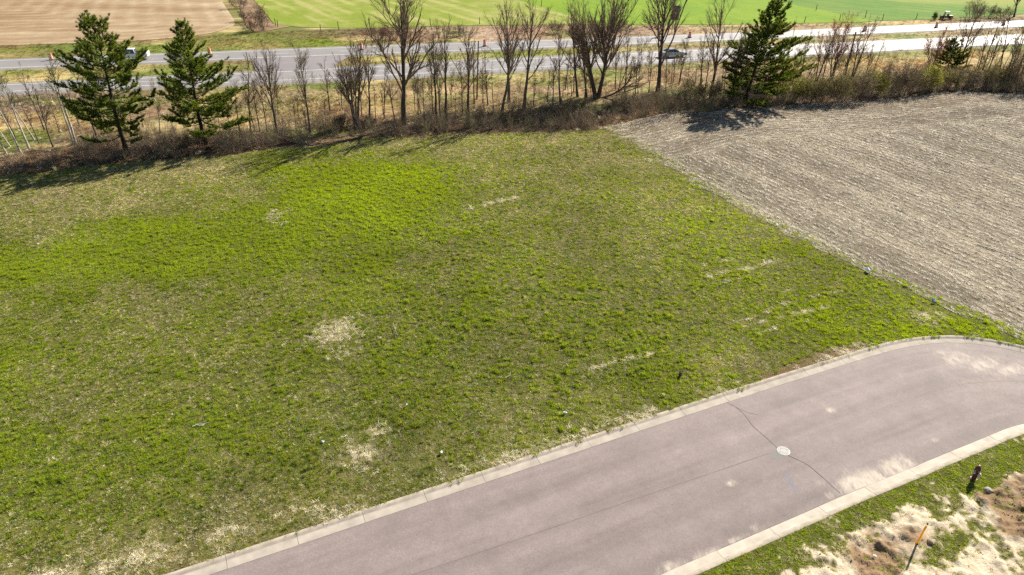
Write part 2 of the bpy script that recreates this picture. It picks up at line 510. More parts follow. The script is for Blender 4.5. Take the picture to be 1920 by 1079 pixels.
STRAW_LINES = [([(1325, 519), (1360, 510), (1400, 505), (1460, 487)], .16, .9), ([(1390, 612), (1440, 600), (1480, 592), (1550, 575)], .18, 1), ([(1320, 498), (1345, 492), (1372, 488)], .15, .8),
  ([(1108, 693), (1135, 684), (1160, 676), (1190, 670), (1226, 663)], .16, 1), ([(1455, 550), (1480, 546), (1502, 541)], .13, .8), ([(868, 396), (920, 384), (972, 371)], .5, .8), ([(1380, 606), (1420, 592), (1452, 578)], .13, .8),
  ([(1660, 602), (1700, 590)], .14, .5), ([(1410, 628), (1470, 612), (1520, 600)], .12, .7), ([(1350, 530), (1400, 520), (1440, 512)], .12, .6), ([(1470, 570), (1530, 556), (1580, 545)], .12, .5), ([(180, 1071), (240, 1052), (300, 1032)], .5, .8), ([(395, 1008), (425, 1000), (455, 993)], .35, 1), ([(488, 985), (540, 968), (605, 955)], .45, .7), ([(20, 1090), (100, 1080), (180, 1075)], .45, .8)]

def lawn_at(x, y):
    px, py = pix(x, y)
    gb = rbf(px, py, LAWN, 95, 48)
    g, b = gb[:, 0], gb[:, 1]
    g = g * (1 - .30 * np.exp(-(dist_poly(x, y, tree_edge) / 9.0) ** 2)) * (1 - .25 * np.exp(-(dist_poly(x, y, lawn_crop) / 5.0) ** 2) * sstep(45, 60, y))
    st = np.zeros(len(x))
    for sx, sy, r, k in STRAW_SPOTS:
        c = gnd(sx, sy)
        st = np.maximum(st, .72 * k * np.exp(-((x - c[0]) ** 2 + (y - c[1]) ** 2) / r ** 2 * (0.6 + 0.8 * fbm(x, y, .8, 5))))
    for ln, r, k in STRAW_LINES:
        d = dist_poly(x, y, gnd(*np.array(ln, float).T))
        st = np.maximum(st, .85 * k * np.exp(-(d / (r * .8)) ** 2) * sstep(.3, .62, fbm(x, y, .6, 6)))
    # straw washed up against the kerb
    dk = dist_poly(x, y, far_back)
    st = np.maximum(st, 0.5 * np.exp(-(dk / 0.6) ** 2) * sstep(.46, .62, fbm(x, y, 2.5, 8)))
    return g, b, np.clip(st, 0, 1), dk

def lawn_col(x, y):
    g, b, st, dk = lawn_at(x, y)
    thatch = S(180, 168, 98) ; soil = S(50, 46, 26); green = S(84, 100, 22)
    n = fbm(x, y, 1.0, 11)[:, None]; gg = np.clip(g + (fbm(x, y, 2.4, 12) - .5) * .7, 0, 1)[:, None]
    c = (soil * (1 - n) + thatch * n)
    c = c * (1 - .8 * gg) + green * .8 * gg
    c = c * (1 - st[:, None]) + S(196, 178, 128) * st[:, None]
    px, py = pix(x, y)
    dkz = (.30 * np.exp(-((px - 930) / 480) ** 2 - ((py - 600) / 210) ** 2) * sstep(.5, .36, fbm(x, y, .46, 116, 2)))[:, None]
    c = c * (1 - dkz) + S(52, 46, 30) * dkz
    # bare worn earth beside the kerb on the right
    px, py = pix(x, y)
    e = np.exp(-(dist_poly(x, y, gnd(*np.array([(1440, 712), (1500, 688), (1560, 664), (1615, 648)], float).T)) / .55) ** 2)[:, None]
    return c * (1 - e) + S(138, 108, 80) * e

lawn_poly = np.vstack([far_back[::-1][20:], [(-60, 8.0)], [(-84, 20)], tree_edge_j[tree_edge_j[:, 0] < 11.0], lawn_crop_j[lawn_crop_j[:, 1] > 34.2]])
# kerb side of the lawn starts where the crop edge comes down
k0 = np.argmin(np.linalg.norm(far_back - lawn_crop_j[lawn_crop_j[:, 1] > 34.2][-1], axis=1))
lawn_poly = np.vstack([far_back[:k0 + 1][::-1], [(-60, 8.0)], [(-84, 20)], tree_edge_j[tree_edge_j[:, 0] < 11.0], offset(resample(lawn_crop, 1.5), 1.3)[offset(resample(lawn_crop, 1.5), 1.3)[:, 1] > 34.2]])
sheet('lawn', lawn_poly, 0.35, 0.0, M['lawn'], lawn_col, hz,
      label='mown spring lawn of mixed green and straw grass between street and trees', cat='lawn', kind='structure')

# ------------------------------------------------------------------ crop field with stubble
te = tree_edge_j[tree_edge_j[:, 0] >= 10.5]
crop_poly = np.vstack([lawn_crop_j, [(60, 0.5)], [(150, 30)], te[::-1]])

def crop_rows(x, y):
    """row coordinate: straight rows beside the lawn, headland rows along the trees"""
    d1 = dist_poly(x, y, lawn_crop); d2 = dist_poly(x, y, tree_edge)
    wob = (fbm(x, y, 22, 27, 2) - .5) * .7
    s1 = x * .911 + y * .412 + wob
    s2 = d2 + wob
    h = sstep(11, 15, d2 + 5 * (fbm(x, y, 9, 28) - .5))
    return s1, s2, h, d1, d2

def crop_light(x, y):
    s1, s2, h, d1, d2 = crop_rows(x, y)
    def pat(s):
        band = .5 + .5 * np.sin(s * 2 * math.pi / 6.1 + 2.0 * fbm(x, y, 30, 21))
        fine = .5 + .5 * np.sin(s * 2 * math.pi / 0.76)
        return band, fine
    b1, f1 = pat(s1); b2, f2 = pat(s2)
    band = b1 * h + b2 * (1 - h); fine = f1 * h + f2 * (1 - h)
    t = .26 + .34 * sstep(.35, 1, band) * (.1 + 1.5 * fbm(x, y, 3.0, 22)) + .13 * fine + .75 * (fbm(x, y, 13.0, 23) - .5) + .35 * (fbm(x, y, 1.2, 24, 4) - .5)
    t = t + .45 * np.exp(-((d1 - 1.4) / .8) ** 2) * fbm(x, y, 4, 25)
    return np.clip(t, 0, 1), fine, d1, d2

def crop_col(x, y):
    t, fine, d1, d2 = crop_light(x, y)
    t = t[:, None]
    c = S(108, 95, 77) * (1 - t) + S(208, 192, 166) * t
    gr = (np.exp(-d1 / 1.6) * sstep(.4, .6, fbm(x, y, 1.5, 26)))[:, None] * .7
    c = c * (1 - gr) + S(100, 108, 60) * gr
    br = (np.exp(-d2 / 4.0) * .6)[:, None]
    return c * (1 - br) + S(150, 118, 82) * br

def crop_h(x, y):
    t, fine, d1, d2 = crop_light(x, y)
    return hz(x, y) + 0.015 + .012 * sstep(0, 2, d1) + .035 * (fine - .5) * sstep(.3, 2.5, d1) + .03 * (fbm(x, y, .9, 29) - .5)

sheet('crop_field', crop_poly, 0.33, 0.0, M['crop'], crop_col, crop_h,
      label='harvested crop field of pale stubble rows beside the lawn', cat='field', kind='structure')

# ------------------------------------------------------------------ roadside verge and median
VERGE = [(60,190,150,125,110),(150,195,145,115,100),(100,225,190,165,110),(60,240,170,140,100),(30,260,110,95,75),(250,210,160,130,100),(330,230,150,140,90),(420,200,150,140,90),(500,180,170,150,105),(560,170,175,150,110),
 (620,190,160,158,85),(700,180,190,168,118),(740,200,195,168,112),(640,215,175,140,100),(560,215,165,145,95),(480,240,150,135,90),(850,165,195,160,120),(850,190,190,165,112),(950,165,180,145,115),(1000,190,175,155,105),(1100,160,180,150,115),
 (1200,150,185,158,112),(1300,140,178,150,115),(1400,130,180,150,115),(1500,125,190,160,125),(1650,110,222,190,128),(1700,120,218,185,132),(1800,110,195,168,110),(1880,110,195,172,110),(560,163,128,138,62),(650,156,122,140,55),(760,150,128,140,60),(880,144,130,142,60),
 (1000,137,128,140,58),(1100,131,130,142,60),(1290,120,130,142,55),(1500,108,132,145,45),(1650,101,128,142,28),(1750,95,128,142,35),(1850,89,128,142,40),(0,310,95,75,60),(200,290,90,70,55),(400,275,100,80,65),(600,258,98,78,62),(800,240,98,80,60),(1000,225,100,85,65),
 (1150,215,110,90,70),(1300,195,100,85,65),(1400,185,120,95,70),(1600,175,110,95,75),(1850,165,110,95,75),(100,145,148,152,78),(40,150,172,166,95),(300,140,162,152,100),(420,125,150,145,85),(700,115,168,165,85),(800,112,178,168,110),(950,103,150,158,72),(900,108,192,182,130),(1100,98,168,165,85),
 (1290,85,170,168,95),(1300,91,205,185,148),(1500,75,195,180,142),(1650,68,212,195,158),(1650,64,142,152,60),(1800,60,195,178,138),(50,95,142,142,70),(150,92,125,138,60),(300,85,152,148,85),(450,75,140,142,70),(450,88,168,152,90),(550,70,125,132,58),(620,65,130,125,75),(620,78,135,148,42),
 (700,65,120,95,70),(760,70,172,142,110),(900,65,208,182,155),(1000,62,188,152,125),(1150,58,168,138,115),(1300,57,195,168,135),(1450,50,198,172,130),(1600,46,198,178,125),(1750,40,204,178,130),(1850,34,188,162,130),(-300,140,150,145,80),(-300,240,160,140,100),(2200,60,190,170,120)]
VL = np.array([(a, b, *S(r, g, bb)) for a, b, r, g, bb in VERGE])

def verge_base(x, y):
    px, py = pix(x, y)
    px = px + (fbm(x, y, 7, 51) - .5) * 60; py = py + (fbm(x, y, 6, 52) - .5) * 9
    c = rbf(px, py, VL, 70, 9)
    m = (sstep(.50, .72, fbm(x * .45, y, 5.0, 54, 4)) * .75)[:, None]
    c = c * (1 - m) + S(128, 146, 52) * m
    m = (sstep(.52, .74, fbm(x * .35, y, 3.6, 56, 4)) * .8)[:, None]
    c = c * (1 - m) + S(228, 202, 146) * m
    m = (sstep(.55, .75, fbm(x * .5, y, 4.5, 58, 3)) * .6)[:, None]
    return c * (1 - m) + S(150, 112, 86) * m

def verge_col(x, y):
    c = verge_base(x, y) * (1.0 + .5 * fbm(x, y, 2.0, 53))[:, None]
    k = np.exp(-(dist_poly(x, y, tree_edge) / 4.5) ** 2)[:, None]
    return c * (1 - k) + S(128, 100, 76) * k

te_full = tree_edge_j
verge_poly = np.vstack([te_full, [(190, 118)], gnd(2700, 10)[None], gnd(2300, -60)[None], gnd(-900, -60)[None], gnd(-700, 200)[None]])
sheet('roadside_verge', verge_poly, 1.0, -0.02, M['verge'], verge_col, lambda x, y: hz(x, y) - .01,
      label='dry weedy verge around the highway beyond the tree line', cat='verge', kind='structure')
gm = fast_mesh('ground', np.array([(-1500, -300, -.35), (1500, -300, -.35), (1500, 2600, -.35), (-1500, 2600, -.35)], float), np.array([[0, 1, 2, 3]]), M['far'])
vcol(gm, np.tile(S(150, 150, 75), (4, 1)))
obj('ground', gm, None, label='open farmland reaching to the horizon', cat='ground', kind='structure')

# ------------------------------------------------------------------ far fields
def P(*pts): return gnd(*np.array(pts, float).T)

far_stub = smooth(P((-900, 112), (0, 86), (130, 82), (250, 78), (380, 67), (428, 54), (442, 46), (438, 36), (426, 18), (412, -4), (388, -50), (350, -95), (-700, -95)), 2, True)
def stub_col(x, y):
    px, py = pix(x, y)
    d = dist_poly(x, y, P((-900, 110), (0, 85), (250, 77), (380, 66), (428, 53), (441, 45), (436, 34), (420, 10), (390, -50)))
    t = .18 + .55 * sstep(.2, .9, np.sin(d * 2 * math.pi / 4.3 + 3 * fbm(x, y, 20, 60))) * fbm(x, y, 7, 61) + .35 * np.exp(-d / 9) + 1.0 * (fbm(x * .2, y, 4.0, 62, 4) - .5) + .5 * (fbm(x, y, 1.6, 63) - .5)
    t = np.clip(t, 0, 1)[:, None]
    return S(184, 150, 112) * (1 - t) + S(240, 216, 178) * t
sheet('far_stubble_field', far_stub, 1.1, 0.03, M['far'], stub_col, None, label='tan stubble field with curved machine tracks past the highway', cat='field', kind='structure')

STRETCH = {}
def dirstripe(x, y, a, b, period, seed, wob=3):
    A, B = gnd(*a), gnd(*b)
    d = (B - A) / np.linalg.norm(B - A)
    s = (x - A[0]) * -d[1] + (y - A[1]) * d[0]
    l = (x - A[0]) * d[0] + (y - A[1]) * d[1]
    STRETCH['n'] = fbm(l / 14.0, s / 1.7, 1.0, seed + 300, 4)
    return .5 + .5 * np.sin(s * 2 * math.pi / period + wob * fbm(x, y, 25, seed))

gA = P((462, -14), (476, 0), (500, 28), (514, 46), (560, 51), (640, 53), (700, 53), (800, 50), (920, 48), (1050, 47), (1116, 47), (1060, 27), (970, 0), (900, -22), (760, -55), (420, -55))
def gA_col(x, y):
    px, py = pix(x, y)
    st = dirstripe(x, y, (560, 8), (622, 36), 5.3, 64, .8)
    t = np.clip(.75 * sstep(.45, 1, st) * sstep(50, 38, py) * 1.3 * sstep(.3, .8, STRETCH['n']) + 1.0 * (STRETCH['n'] - .45) + 1.0 * (fbm(x, y, 3, 65) - .45) + .5 * (fbm(x, y, 14, 66) - .4) + .25 * sstep(700, 950, px), 0, 1)[:, None]
    return S(162, 180, 58) * (1 - t) + S(208, 204, 122) * t
sheet('far_striped_field', gA, 0.55, 0.035, M['far'], gA_col, None, label='yellow green striped field at the top centre left', cat='field', kind='structure')

gB = P((900, -22), (970, 0), (1060, 27), (1116, 47), (1250, 47), (1400, 46), (1620, 42), (1642, 40), (1560, 24), (1480, 8), (1400, -12), (1250, -40))
def gB_col(x, y):
    st = dirstripe(x, y, (1000, 5), (1080, 30), 3.0, 67)
    t = np.clip(.25 + .2 * st + .6 * (fbm(x, y, 6, 68) - .5) + .8 * (STRETCH['n'] - .5), 0, 1)[:, None]
    return S(134, 178, 20) * (1 - t) + S(172, 198, 40) * t
sheet('far_bright_field', gB, 0.9, 0.035, M['far'], gB_col, None, label='vivid green sprouting field wedge at the top right centre', cat='field', kind='structure')

gC = P((1400, -12), (1480, 8), (1560, 24), (1642, 40), (1750, 37), (1850, 31), (1920, 27), (2500, 4), (2400, -55), (1250, -40))
def gC_col(x, y):
    px, py = pix(x, y)
    st = dirstripe(x, y, (1500, 10), (1700, 30), 5.0, 69)
    t = np.clip(.3 * st + .7 * (fbm(x, y, 7, 70) - .5) + .9 * (STRETCH['n'] - .5) + .9 * sstep(10, -6, py - (px - 1700) * .06), 0, 1)[:, None]
    return S(112, 160, 40) * (1 - t) + S(176, 186, 84) * t
sheet('far_pasture', gC, 0.9, 0.035, M['far'], gC_col, None, label='mid green pasture at the top right behind the highway', cat='field', kind='structure')

gD = P((430, -20), (446, 0), (452, 22), (462, 50), (480, 62), (505, 58), (545, 50), (512, 46), (498, 28), (474, 0), (458, -20))
def gD_col(x, y):
    t = np.clip(1.3 * fbm(x, y, 4, 74) - .2, 0, 1)[:, None]
    return S(150, 112, 84) * (1 - t) + S(218, 190, 150) * t
sheet('hedge_strip', gD, 0.8, 0.05, M['far'], gD_col, None, label='strip of dry tall weeds dividing stubble from green field', cat='field strip', kind='structure')

# ------------------------------------------------------------------ highway
hw_far_a = P((-700, 138), (-200, 120), (13, 112), (450, 96), (640, 88.5), (880, 80.5), (1290, 66.5), (1650, 50.5), (1900, 40), (2300, 24), (2700, 10))
hw_far_b = P((-700, 160), (-200, 138), (13, 130), (450, 112), (640, 105), (880, 96.5), (1290, 79.5), (1650, 63), (1900, 51), (2300, 33), (2700, 18))
hw_near_a = P((-700, 205), (-200, 172), (13, 157), (450, 137), (640, 126.5), (880, 114), (1290, 94), (1650, 77), (1900, 66), (2300, 49), (2700, 33))
hw_near_b = P((-700, 235), (-200, 192), (13, 175), (450, 160), (640, 151.5), (880, 139), (1290, 115.5), (1650, 97), (1900, 83), (2300, 64), (2700, 47))

def road_col(base):
    def f(x, y):
        px, _ = pix(x, y)
        k = (.86 + .28 * fbm(x * .15, y, 2.0, 81))
        return np.tile(base, (len(x), 1)) * k[:, None]
    return f

def carriageway(name, A, B, label, lines):
    A, B = smooth(A, 2), smooth(B, 2)
    o = sheet(name, np.vstack([A, B[::-1]]), 1.5, 0.06, M['highway'], road_col(S(180, 173, 170)), None, label=label, cat='highway', kind='structure')
    A2, B2 = resample(A, 2.0), resample(B, 2.0)
    n = min(len(A2), len(B2))
    tA = np.linspace(0, 1, 240)
    def curve(f):
        a = np.stack([np.interp(tA, np.linspace(0, 1, len(A2)), A2[:, i]) for i in (0, 1)], 1)
        b = np.stack([np.interp(tA, np.linspace(0, 1, len(B2)), B2[:, i]) for i in (0, 1)], 1)
        return a * (1 - f) + b * f
    for nm, f, wd, dash in lines:
        c = resample(curve(f), 0.75)
        Lf, Rt = offset(c, wd / 2), offset(c, -wd / 2)
        V = np.vstack([np.column_stack([Lf, np.full(len(c), .068)]), np.column_stack([Rt, np.full(len(c), .068)])])
        n = len(c)
        i = np.arange(n - 1)
        if dash: i = i[(i % 16) < 4]
        fc = np.stack([i, i + 1, i + 1 + n, i + n], 1)
        obj(nm, fast_mesh(nm, V, fc, M['line']), o)
    # gravelly shoulder skirts
    for E, sg in ((A, 1), (B, -1)):
        c = resample(E, 1.5)
        a0, a1 = offset(c, 0), offset(c, .9 * sg)
        n = len(c); i = np.arange(n - 1)
        V = np.vstack([np.column_stack([a0, np.full(n, .057)]), np.column_stack([a1, np.full(n, -.03)])])
        me = fast_mesh('shoulder', V, np.stack([i, i + 1, i + 1 + n, i + n], 1), M['verge'])
        vcol(me, np.tile(S(186, 176, 168), (2 * n, 1)))
        obj('shoulder', me, o)
    return o
carriageway('highway_far_carriageway', hw_far_a, hw_far_b, 'farther of the two grey highway carriageways', [('edge_line', .12, .22, 0), ('edge_line', .90, .22, 0), ('lane_line', .52, .16, 1)])
carriageway('highway_near_carriageway', hw_near_a, hw_near_b, 'nearer of the two grey highway carriageways', [('edge_line', .13, .22, 0), ('edge_line', .80, .22, 0), ('lane_line', .46, .16, 1)])
xo = smooth(P((470, 112.3), (560, 109.5), (662, 105.0), (650, 110), (636, 118), (628, 126), (624, 128.2), (480, 136.5), (478, 128), (474, 120)), 1, True)
sheet('median_crossover', xo, 1.0, 0.066, M['highway'], road_col(S(176, 166, 166)), None, label='paved gap crossing the median between the carriageways', cat='road', kind='structure')

# ------------------------------------------------------------------ street with kerbs
street_poly = np.vstack([far_edge, near_edge[::-1]])
STAINS = [(1640, 905, 1.9, .85, 1.25), (1610, 900, 1.4, .6, 1.1), (1690, 872, 1.4, .7, 1.0), (1660, 862, .5, .4, .5), (1590, 880, .45, .35, .5), (1560, 766, .35, .25, 1.0), (1372, 903, .3, .22, 1.0), (1420, 985, .5, .3, .6), (1380, 1010, .8, .25, .7), (1260, 1060, .8, .4, .8),
          (1755, 822, .35, .2, .7), (1800, 670, 1.6, .8, .75), (1850, 680, 1.8, .7, .8), (1900, 690, 1.5, .6, .8), (1770, 658, .9, .4, .7), (1690, 700, .6, .3, .45), (1570, 820, .3, .2, .4), (1345, 786, .5, .3, .3), (1440, 900, .25, .2, .4), (1540, 900, .6, .3, .4), (1560, 925, .5, .3, .6)]
PAINTS = [([(1452, 851), (1459, 854)], .14, (120, 190, 170)), ([(1472, 884), (1482, 899)], .10, (110, 140, 190)), ([(1484, 905), (1492, 916)], .10, (110, 140, 190))]
seam_line = smooth(P((0, 1336), (560, 1146), (830, 1056), (1010, 996), (1200, 930), (1330, 886), (1460, 842), (1560, 803), (1640, 769), (1700, 745), (1760, 725), (1820, 715), (1880, 712), (1920, 713), (1990, 722)), 2)
STAIN = {}
def street_col(x, y):
    n = fbm(x, y, 3.0, 91)
    seamside = sstep(-.15, .15, (y - np.interp(x, seam_line[:, 0], seam_line[:, 1])))
    c = S(172, 156, 152) * (.95 + .12 * n + .06 * seamside - .03)[:, None]
    # tyre-polished lanes run with the street
    dE = dist_poly(x, y, far_edge)
    c = c * (1 + .06 * np.sin(dE * 2 * math.pi / 2.1 + 1.5 * fbm(x, y, 12, 92)) + .30 * (fbm(dE * 4, (x * .91 + y * .415) * .22, 1.0, 96, 4) - .5) + .22 * (fbm(x, y, .9, 97, 4) - .5))[:, None]
    t = np.zeros(len(x))
    dr = np.array([.91, .415]); nr = np.array([-.415, .91])
    for sx, sy, a, b, k in STAINS:
        q = gnd(sx, sy); dx, dy = x - q[0], y - q[1]
        u = dx * nr[0] + dy * nr[1]; v = dx * dr[0] + dy * dr[1]
        rr = (v / a) ** 2 + (u / b) ** 2
        t = np.maximum(t, k * np.exp(-rr) * np.clip(.25 + 1.5 * fbm(u * .6, v * 2.2, .5, 93), 0, 1.25))
    # dusty sweep in the bend and along the kerb
    px, py = pix(x, y)
    t = np.maximum(t, .55 * sstep(1560, 1900, px) * sstep(830, 690, py) * fbm(x, y, 1.6, 94))
    dN = dist_poly(x, y, near_edge)
    t = np.maximum(t, .8 * np.exp(-dN / .35) * sstep(.5, .75, fbm(x, y, 1.4, 95)))
    STAIN['t'] = np.clip(t, 0, 1)
    for ln, r, col in PAINTS:
        k = (.35 * np.exp(-(dist_poly(x, y, P(*ln)) / r) ** 2))[:, None]
        c = c * (1 - k) + S(*col) * k
    return c
st = sheet('street', street_poly, 0.14, -0.10, M['asphalt'], street_col, None, label='worn pinkish grey asphalt street curving out to the right', cat='street', kind='structure')
sa = st.data.attributes.new('stain', 'FLOAT', 'POINT'); sa.data.foreach_set('value', STAIN['t'].astype(np.float32))

def ribbon(name, line, width, z, mat, parent, wob=0.0, seed=3, step=.12):
    c = resample(line, step); n = len(c); d = np.arange(n) * step
    c = offset(c, 0) + (np.stack([fbm(d, d * 0, .8, seed), fbm(d, d * 0 + 7, .8, seed + 1)], 1) - .5) * 2 * wob
    wv = width * (.45 + 1.1 * fbm(d, d * 0 + 2, .5, seed + 2))[:, None]
    t = np.gradient(c, axis=0); t /= np.linalg.norm(t, axis=1)[:, None]
    nn = np.stack([-t[:, 1], t[:, 0]], 1)
    A, B = c + nn * wv / 2, c - nn * wv / 2
    i = np.arange(n - 1)
    V = np.vstack([np.column_stack([A, np.full(n, z)]), np.column_stack([B, np.full(n, z)])])
    return obj(name, fast_mesh(name, V, np.stack([i, i + 1, i + 1 + n, i + n], 1), mat), parent)

crack = P((1348, 748), (1372, 756), (1390, 768), (1404, 784), (1412, 797), (1432, 814), (1452, 832), (1464, 843), (1482, 853), (1504, 863), (1520, 872), (1534, 884), (1552, 900), (1576, 922))
ribbon('crack', smooth(crack, 1), .034, -.096, M['tar'], st, .03, 5)
ribbon('crack', P((1372, 757), (1400, 771), (1424, 776)), .014, -.0955, M['tar'], st, .03, 15)
xm = float(gnd(1450, 846)[0])
ribbon('paving_seam', seam_line[seam_line[:, 0] < xm], .03, -.0965, M['seam'], st, .015, 8)
M['pale_seam'] = plain('dusty_paving_joint', S(192, 176, 168), .85, .2)
ribbon('paving_seam', seam_line[seam_line[:, 0] > xm + 6], .035, -.0965, M['pale_seam'], st, .02, 9)
dn = offset(near_edge, -.012)
ribbon('gutter_joint', dn[dn[:, 1] > 12], .035, -.0945, M['tar'], st, .004, 11)
df = offset(far_edge, .012)
ribbon('gutter_joint', df[df[:, 0] < 36], .022, -.0945, M['seam'], st, .004, 12)

def kerb(edge, sg, name, label, drop=None):
    root = empty(name, (0, 0, 0))
    tag(root, label, 'kerb')
    line = resample(edge, .25)
    seg = 12           # 3 m pieces
    prof = [(.0, -.098), (.02, -.088), (.40, -.072), (.46, -.05), (.54, .005), (.60, .018), (.70, .018), (.72, .006), (.72, -.3)]
    nrm = offset(line, sg) - line
    mats = (M['concrete'], M['concrete_back'])
    i = 0; kk = 0
    while i + seg < len(line):
        idx = np.arange(i, i + seg + 1)
        L, N = line[idx].copy(), nrm[idx]
        t0 = L[1] - L[0]; t1 = L[-1] - L[-2]
        L[0] += t0 / np.linalg.norm(t0) * .007; L[-1] -= t1 / np.linalg.norm(t1) * .007
        dz = (random.random() - .5) * .008
        V = np.array([[L[a][0] + N[a][0] * o_, L[a][1] + N[a][1] * o_, z_ + dz] for a in range(len(L)) for o_, z_ in prof])
        m = len(prof); f = []
        for a in range(len(L) - 1):
            for b in range(m - 1):
                q = [a * m + b, a * m + b + 1, (a + 1) * m + b + 1, (a + 1) * m + b]
                f.append(q if sg < 0 else q[::-1])
        me = fast_mesh('concrete_segment', V, np.array(f), mats[0])
        me.materials.append(mats[1])
        mi = np.tile(np.array([0, 0, 0, 1, 1, 1, 1, 1][:m - 1]), len(L) - 1)
        me.polygons.foreach_set('material_index', mi.astype(np.int32))
        obj('concrete_segment', me, root)
        i += seg; kk += 1
    # dark bed in the joints
    return root
kerb(far_edge[far_edge[:, 1] > 14.2][:180], 1, 'street_kerb', 'pale concrete kerb between the street and the big lawn')
kerb(near_edge[near_edge[:, 1] > 12][:110], -1, 'street_kerb', 'pale concrete kerb below the street beside the hydrant')

# ------------------------------------------------------------------ sandy verge with the hydrant
SAND = [(1320,1070,0,0),(1400,1050,0,0),(1480,1045,.15,0),(1535,1035,.8,.1),(1555,1072,.95,0),(1500,1000,0,0),(1600,978,.1,0),(1580,1005,.6,.2),(1625,1005,.85,.3),(1640,1045,.9,.9),(1660,1060,.8,1),(1620,1030,.9,.5),(1700,965,1,.05),(1735,985,1,.1),(1720,1005,.95,.6),(1650,955,.1,0),(1600,945,0,0),
 (1700,930,0,0),(1780,942,.5,0),(1770,965,.45,0),(1800,972,1,0),(1830,955,.85,0),(1790,1012,.3,0),(1770,1035,.3,0),(1840,1030,.7,0),(1900,1035,.85,0),(1870,1062,.9,0),(1800,1068,.95,0),(1720,1070,.85,.2),(1880,940,1,.9),(1912,985,1,1),(1905,912,1,.5),(1858,940,.95,.7),(1850,900,0,0),(1780,880,0,0),(1900,868,0,0),
 (1800,915,.05,0),(1830,985,.5,0),(1760,1000,.7,.2),(1690,1030,.9,.4),(1750,1055,.7,.1),(1545,1008,.25,0),(2000,1000,.9,.8),(1950,1080,.8,.5),(1600,1100,.8,.2),(1750,1120,.7,.2),(1400,1110,0,0),(2000,900,.4,.4)]
def sand_at(x, y):
    px, py = pix(x, y)
    q = rbf(px, py, SAND, 26, 17)
    s = np.clip(q[:, 0] * .92 + (fbm(x, y, .9, 101, 4) - .5) * 1.0 + (fbm(x, y, .22, 107, 2) - .5) * .9, 0, 1)
    return sstep(.36, .70, s), np.clip(q[:, 1] + (fbm(x, y, .6, 102) - .5) * .5, 0, 1), q[:, 0]
def sand_col(x, y):
    s, d, _ = sand_at(x, y)
    dd = sstep(.12, .62, d)[:, None]
    pale = S(250, 230, 198, .56); brown = S(184, 152, 118)
    earth = pale * (1 - dd) + brown * dd
    earth = earth * (.78 + .5 * fbm(x, y, .35, 103))[:, None]
    gr = S(110, 112, 48) * (.6 + .7 * fbm(x, y, .6, 104))[:, None]
    return gr * (1 - s[:, None]) + earth * s[:, None]
def sand_h(x, y):
    s, d, q = sand_at(x, y)
    dn_ = dist_poly(x, y, near_edge)
    lump = np.maximum(0, fbm(x, y, .42, 105, 4) - .42) * .6 + (fbm(x, y, 1.4, 106) - .5) * .16
    pit = gnd(1650, 1050)
    p2 = np.exp(-((x - pit[0]) ** 2 + (y - pit[1]) ** 2) / 1.3 ** 2)
    rough = np.maximum(s, .15) * (.55 + .9 * d)
    return (.012 + lump * rough - .16 * p2) * sstep(.72, 1.4, dn_)
sv_poly = np.vstack([near_back[near_back[:, 1] > 12.0][:96], [(26, 10)], [(8, 8)], [(-4, 10)]])
sheet('street_verge', sv_poly, 0.09, 0.0, M['sand'], sand_col, sand_h, label='grassy verge with bare pale sand patches at lower right', cat='verge', kind='structure')

# ------------------------------------------------------------------ scattered ground cover (uncountable)
def blade_tuft(seed, nb, h, spread, wid, lie=0.0, segs=2, curl=.5):
    r = np.random.default_rng(seed)
    V, F3, F4 = [], [], []
    for k in range(nb):
        a = r.uniform(0, 2 * math.pi); rr = spread * math.sqrt(r.uniform(0, 1)) * .6
        bx, by = rr * math.cos(a), rr * math.sin(a)
        az = a + r.normal(0, .8)
        tilt = lie + (1 - lie) * r.uniform(.1, .75)
        L = h * r.uniform(.6, 1.25)
        ww = wid * r.uniform(.7, 1.3)
        fa = az + math.pi / 2 + r.normal(0, .5)
        wx, wy = math.cos(fa) * ww / 2, math.sin(fa) * ww / 2
        t1 = tilt; t2 = min(1.5, tilt + curl * r.uniform(.3, 1.2))
        p0 = np.array([bx, by, -.01])
        p1 = p0 + L * .55 * np.array([math.sin(t1) * math.cos(az), math.sin(t1) * math.sin(az), math.cos(t1)])
        p2 = p1 + L * .45 * np.array([math.sin(t2) * math.cos(az), math.sin(t2) * math.sin(az), math.cos(t2)])
        n = len(V); wv = np.array([wx, wy, 0])
        V += [p0 - wv, p0 + wv, p1 + wv * .8, p1 - wv * .8, p2]
        F4.append((n, n + 1, n + 2, n + 3)); F3.append((n + 3, n + 2, n + 4))
    return np.array(V), [np.array(F4), np.array(F3)]

def straw_litter(seed, nb, spread, L, wid, along=False, lift=.03):
    r = np.random.default_rng(seed); V, F4 = [], []
    for k in range(nb):
        c = np.array([r.normal(0, spread * (1.6 if along else 1)), r.normal(0, spread * (.42 if along else 1)), r.uniform(.005, lift)])
        a = r.normal(0, .6) if along else r.uniform(0, math.pi)
        l = L * r.uniform(.5, 1.4) / 2; ww = wid * r.uniform(.6, 1.4) / 2
        d = np.array([math.cos(a), math.sin(a), r.normal(0, .18)]); n_ = np.array([-math.sin(a), math.cos(a), r.normal(0, .35)])
        n = len(V)
        V += [c - d * l - n_ * ww, c + d * l - n_ * ww, c + d * l + n_ * ww, c - d * l + n_ * ww]
        F4.append((n, n + 1, n + 2, n + 3))
    return np.array(V), [np.array(F4)]

def proto_collection(name, shapes, mat):
    c = bpy.data.collections.new(name)
    for i, (V, F) in enumerate(shapes):
        me = fast_mesh('%s_%02d' % (name, i), V, F, mat)
        c.objects.link(bpy.data.objects.new('%s_%02d' % (name, i), me))
    return c

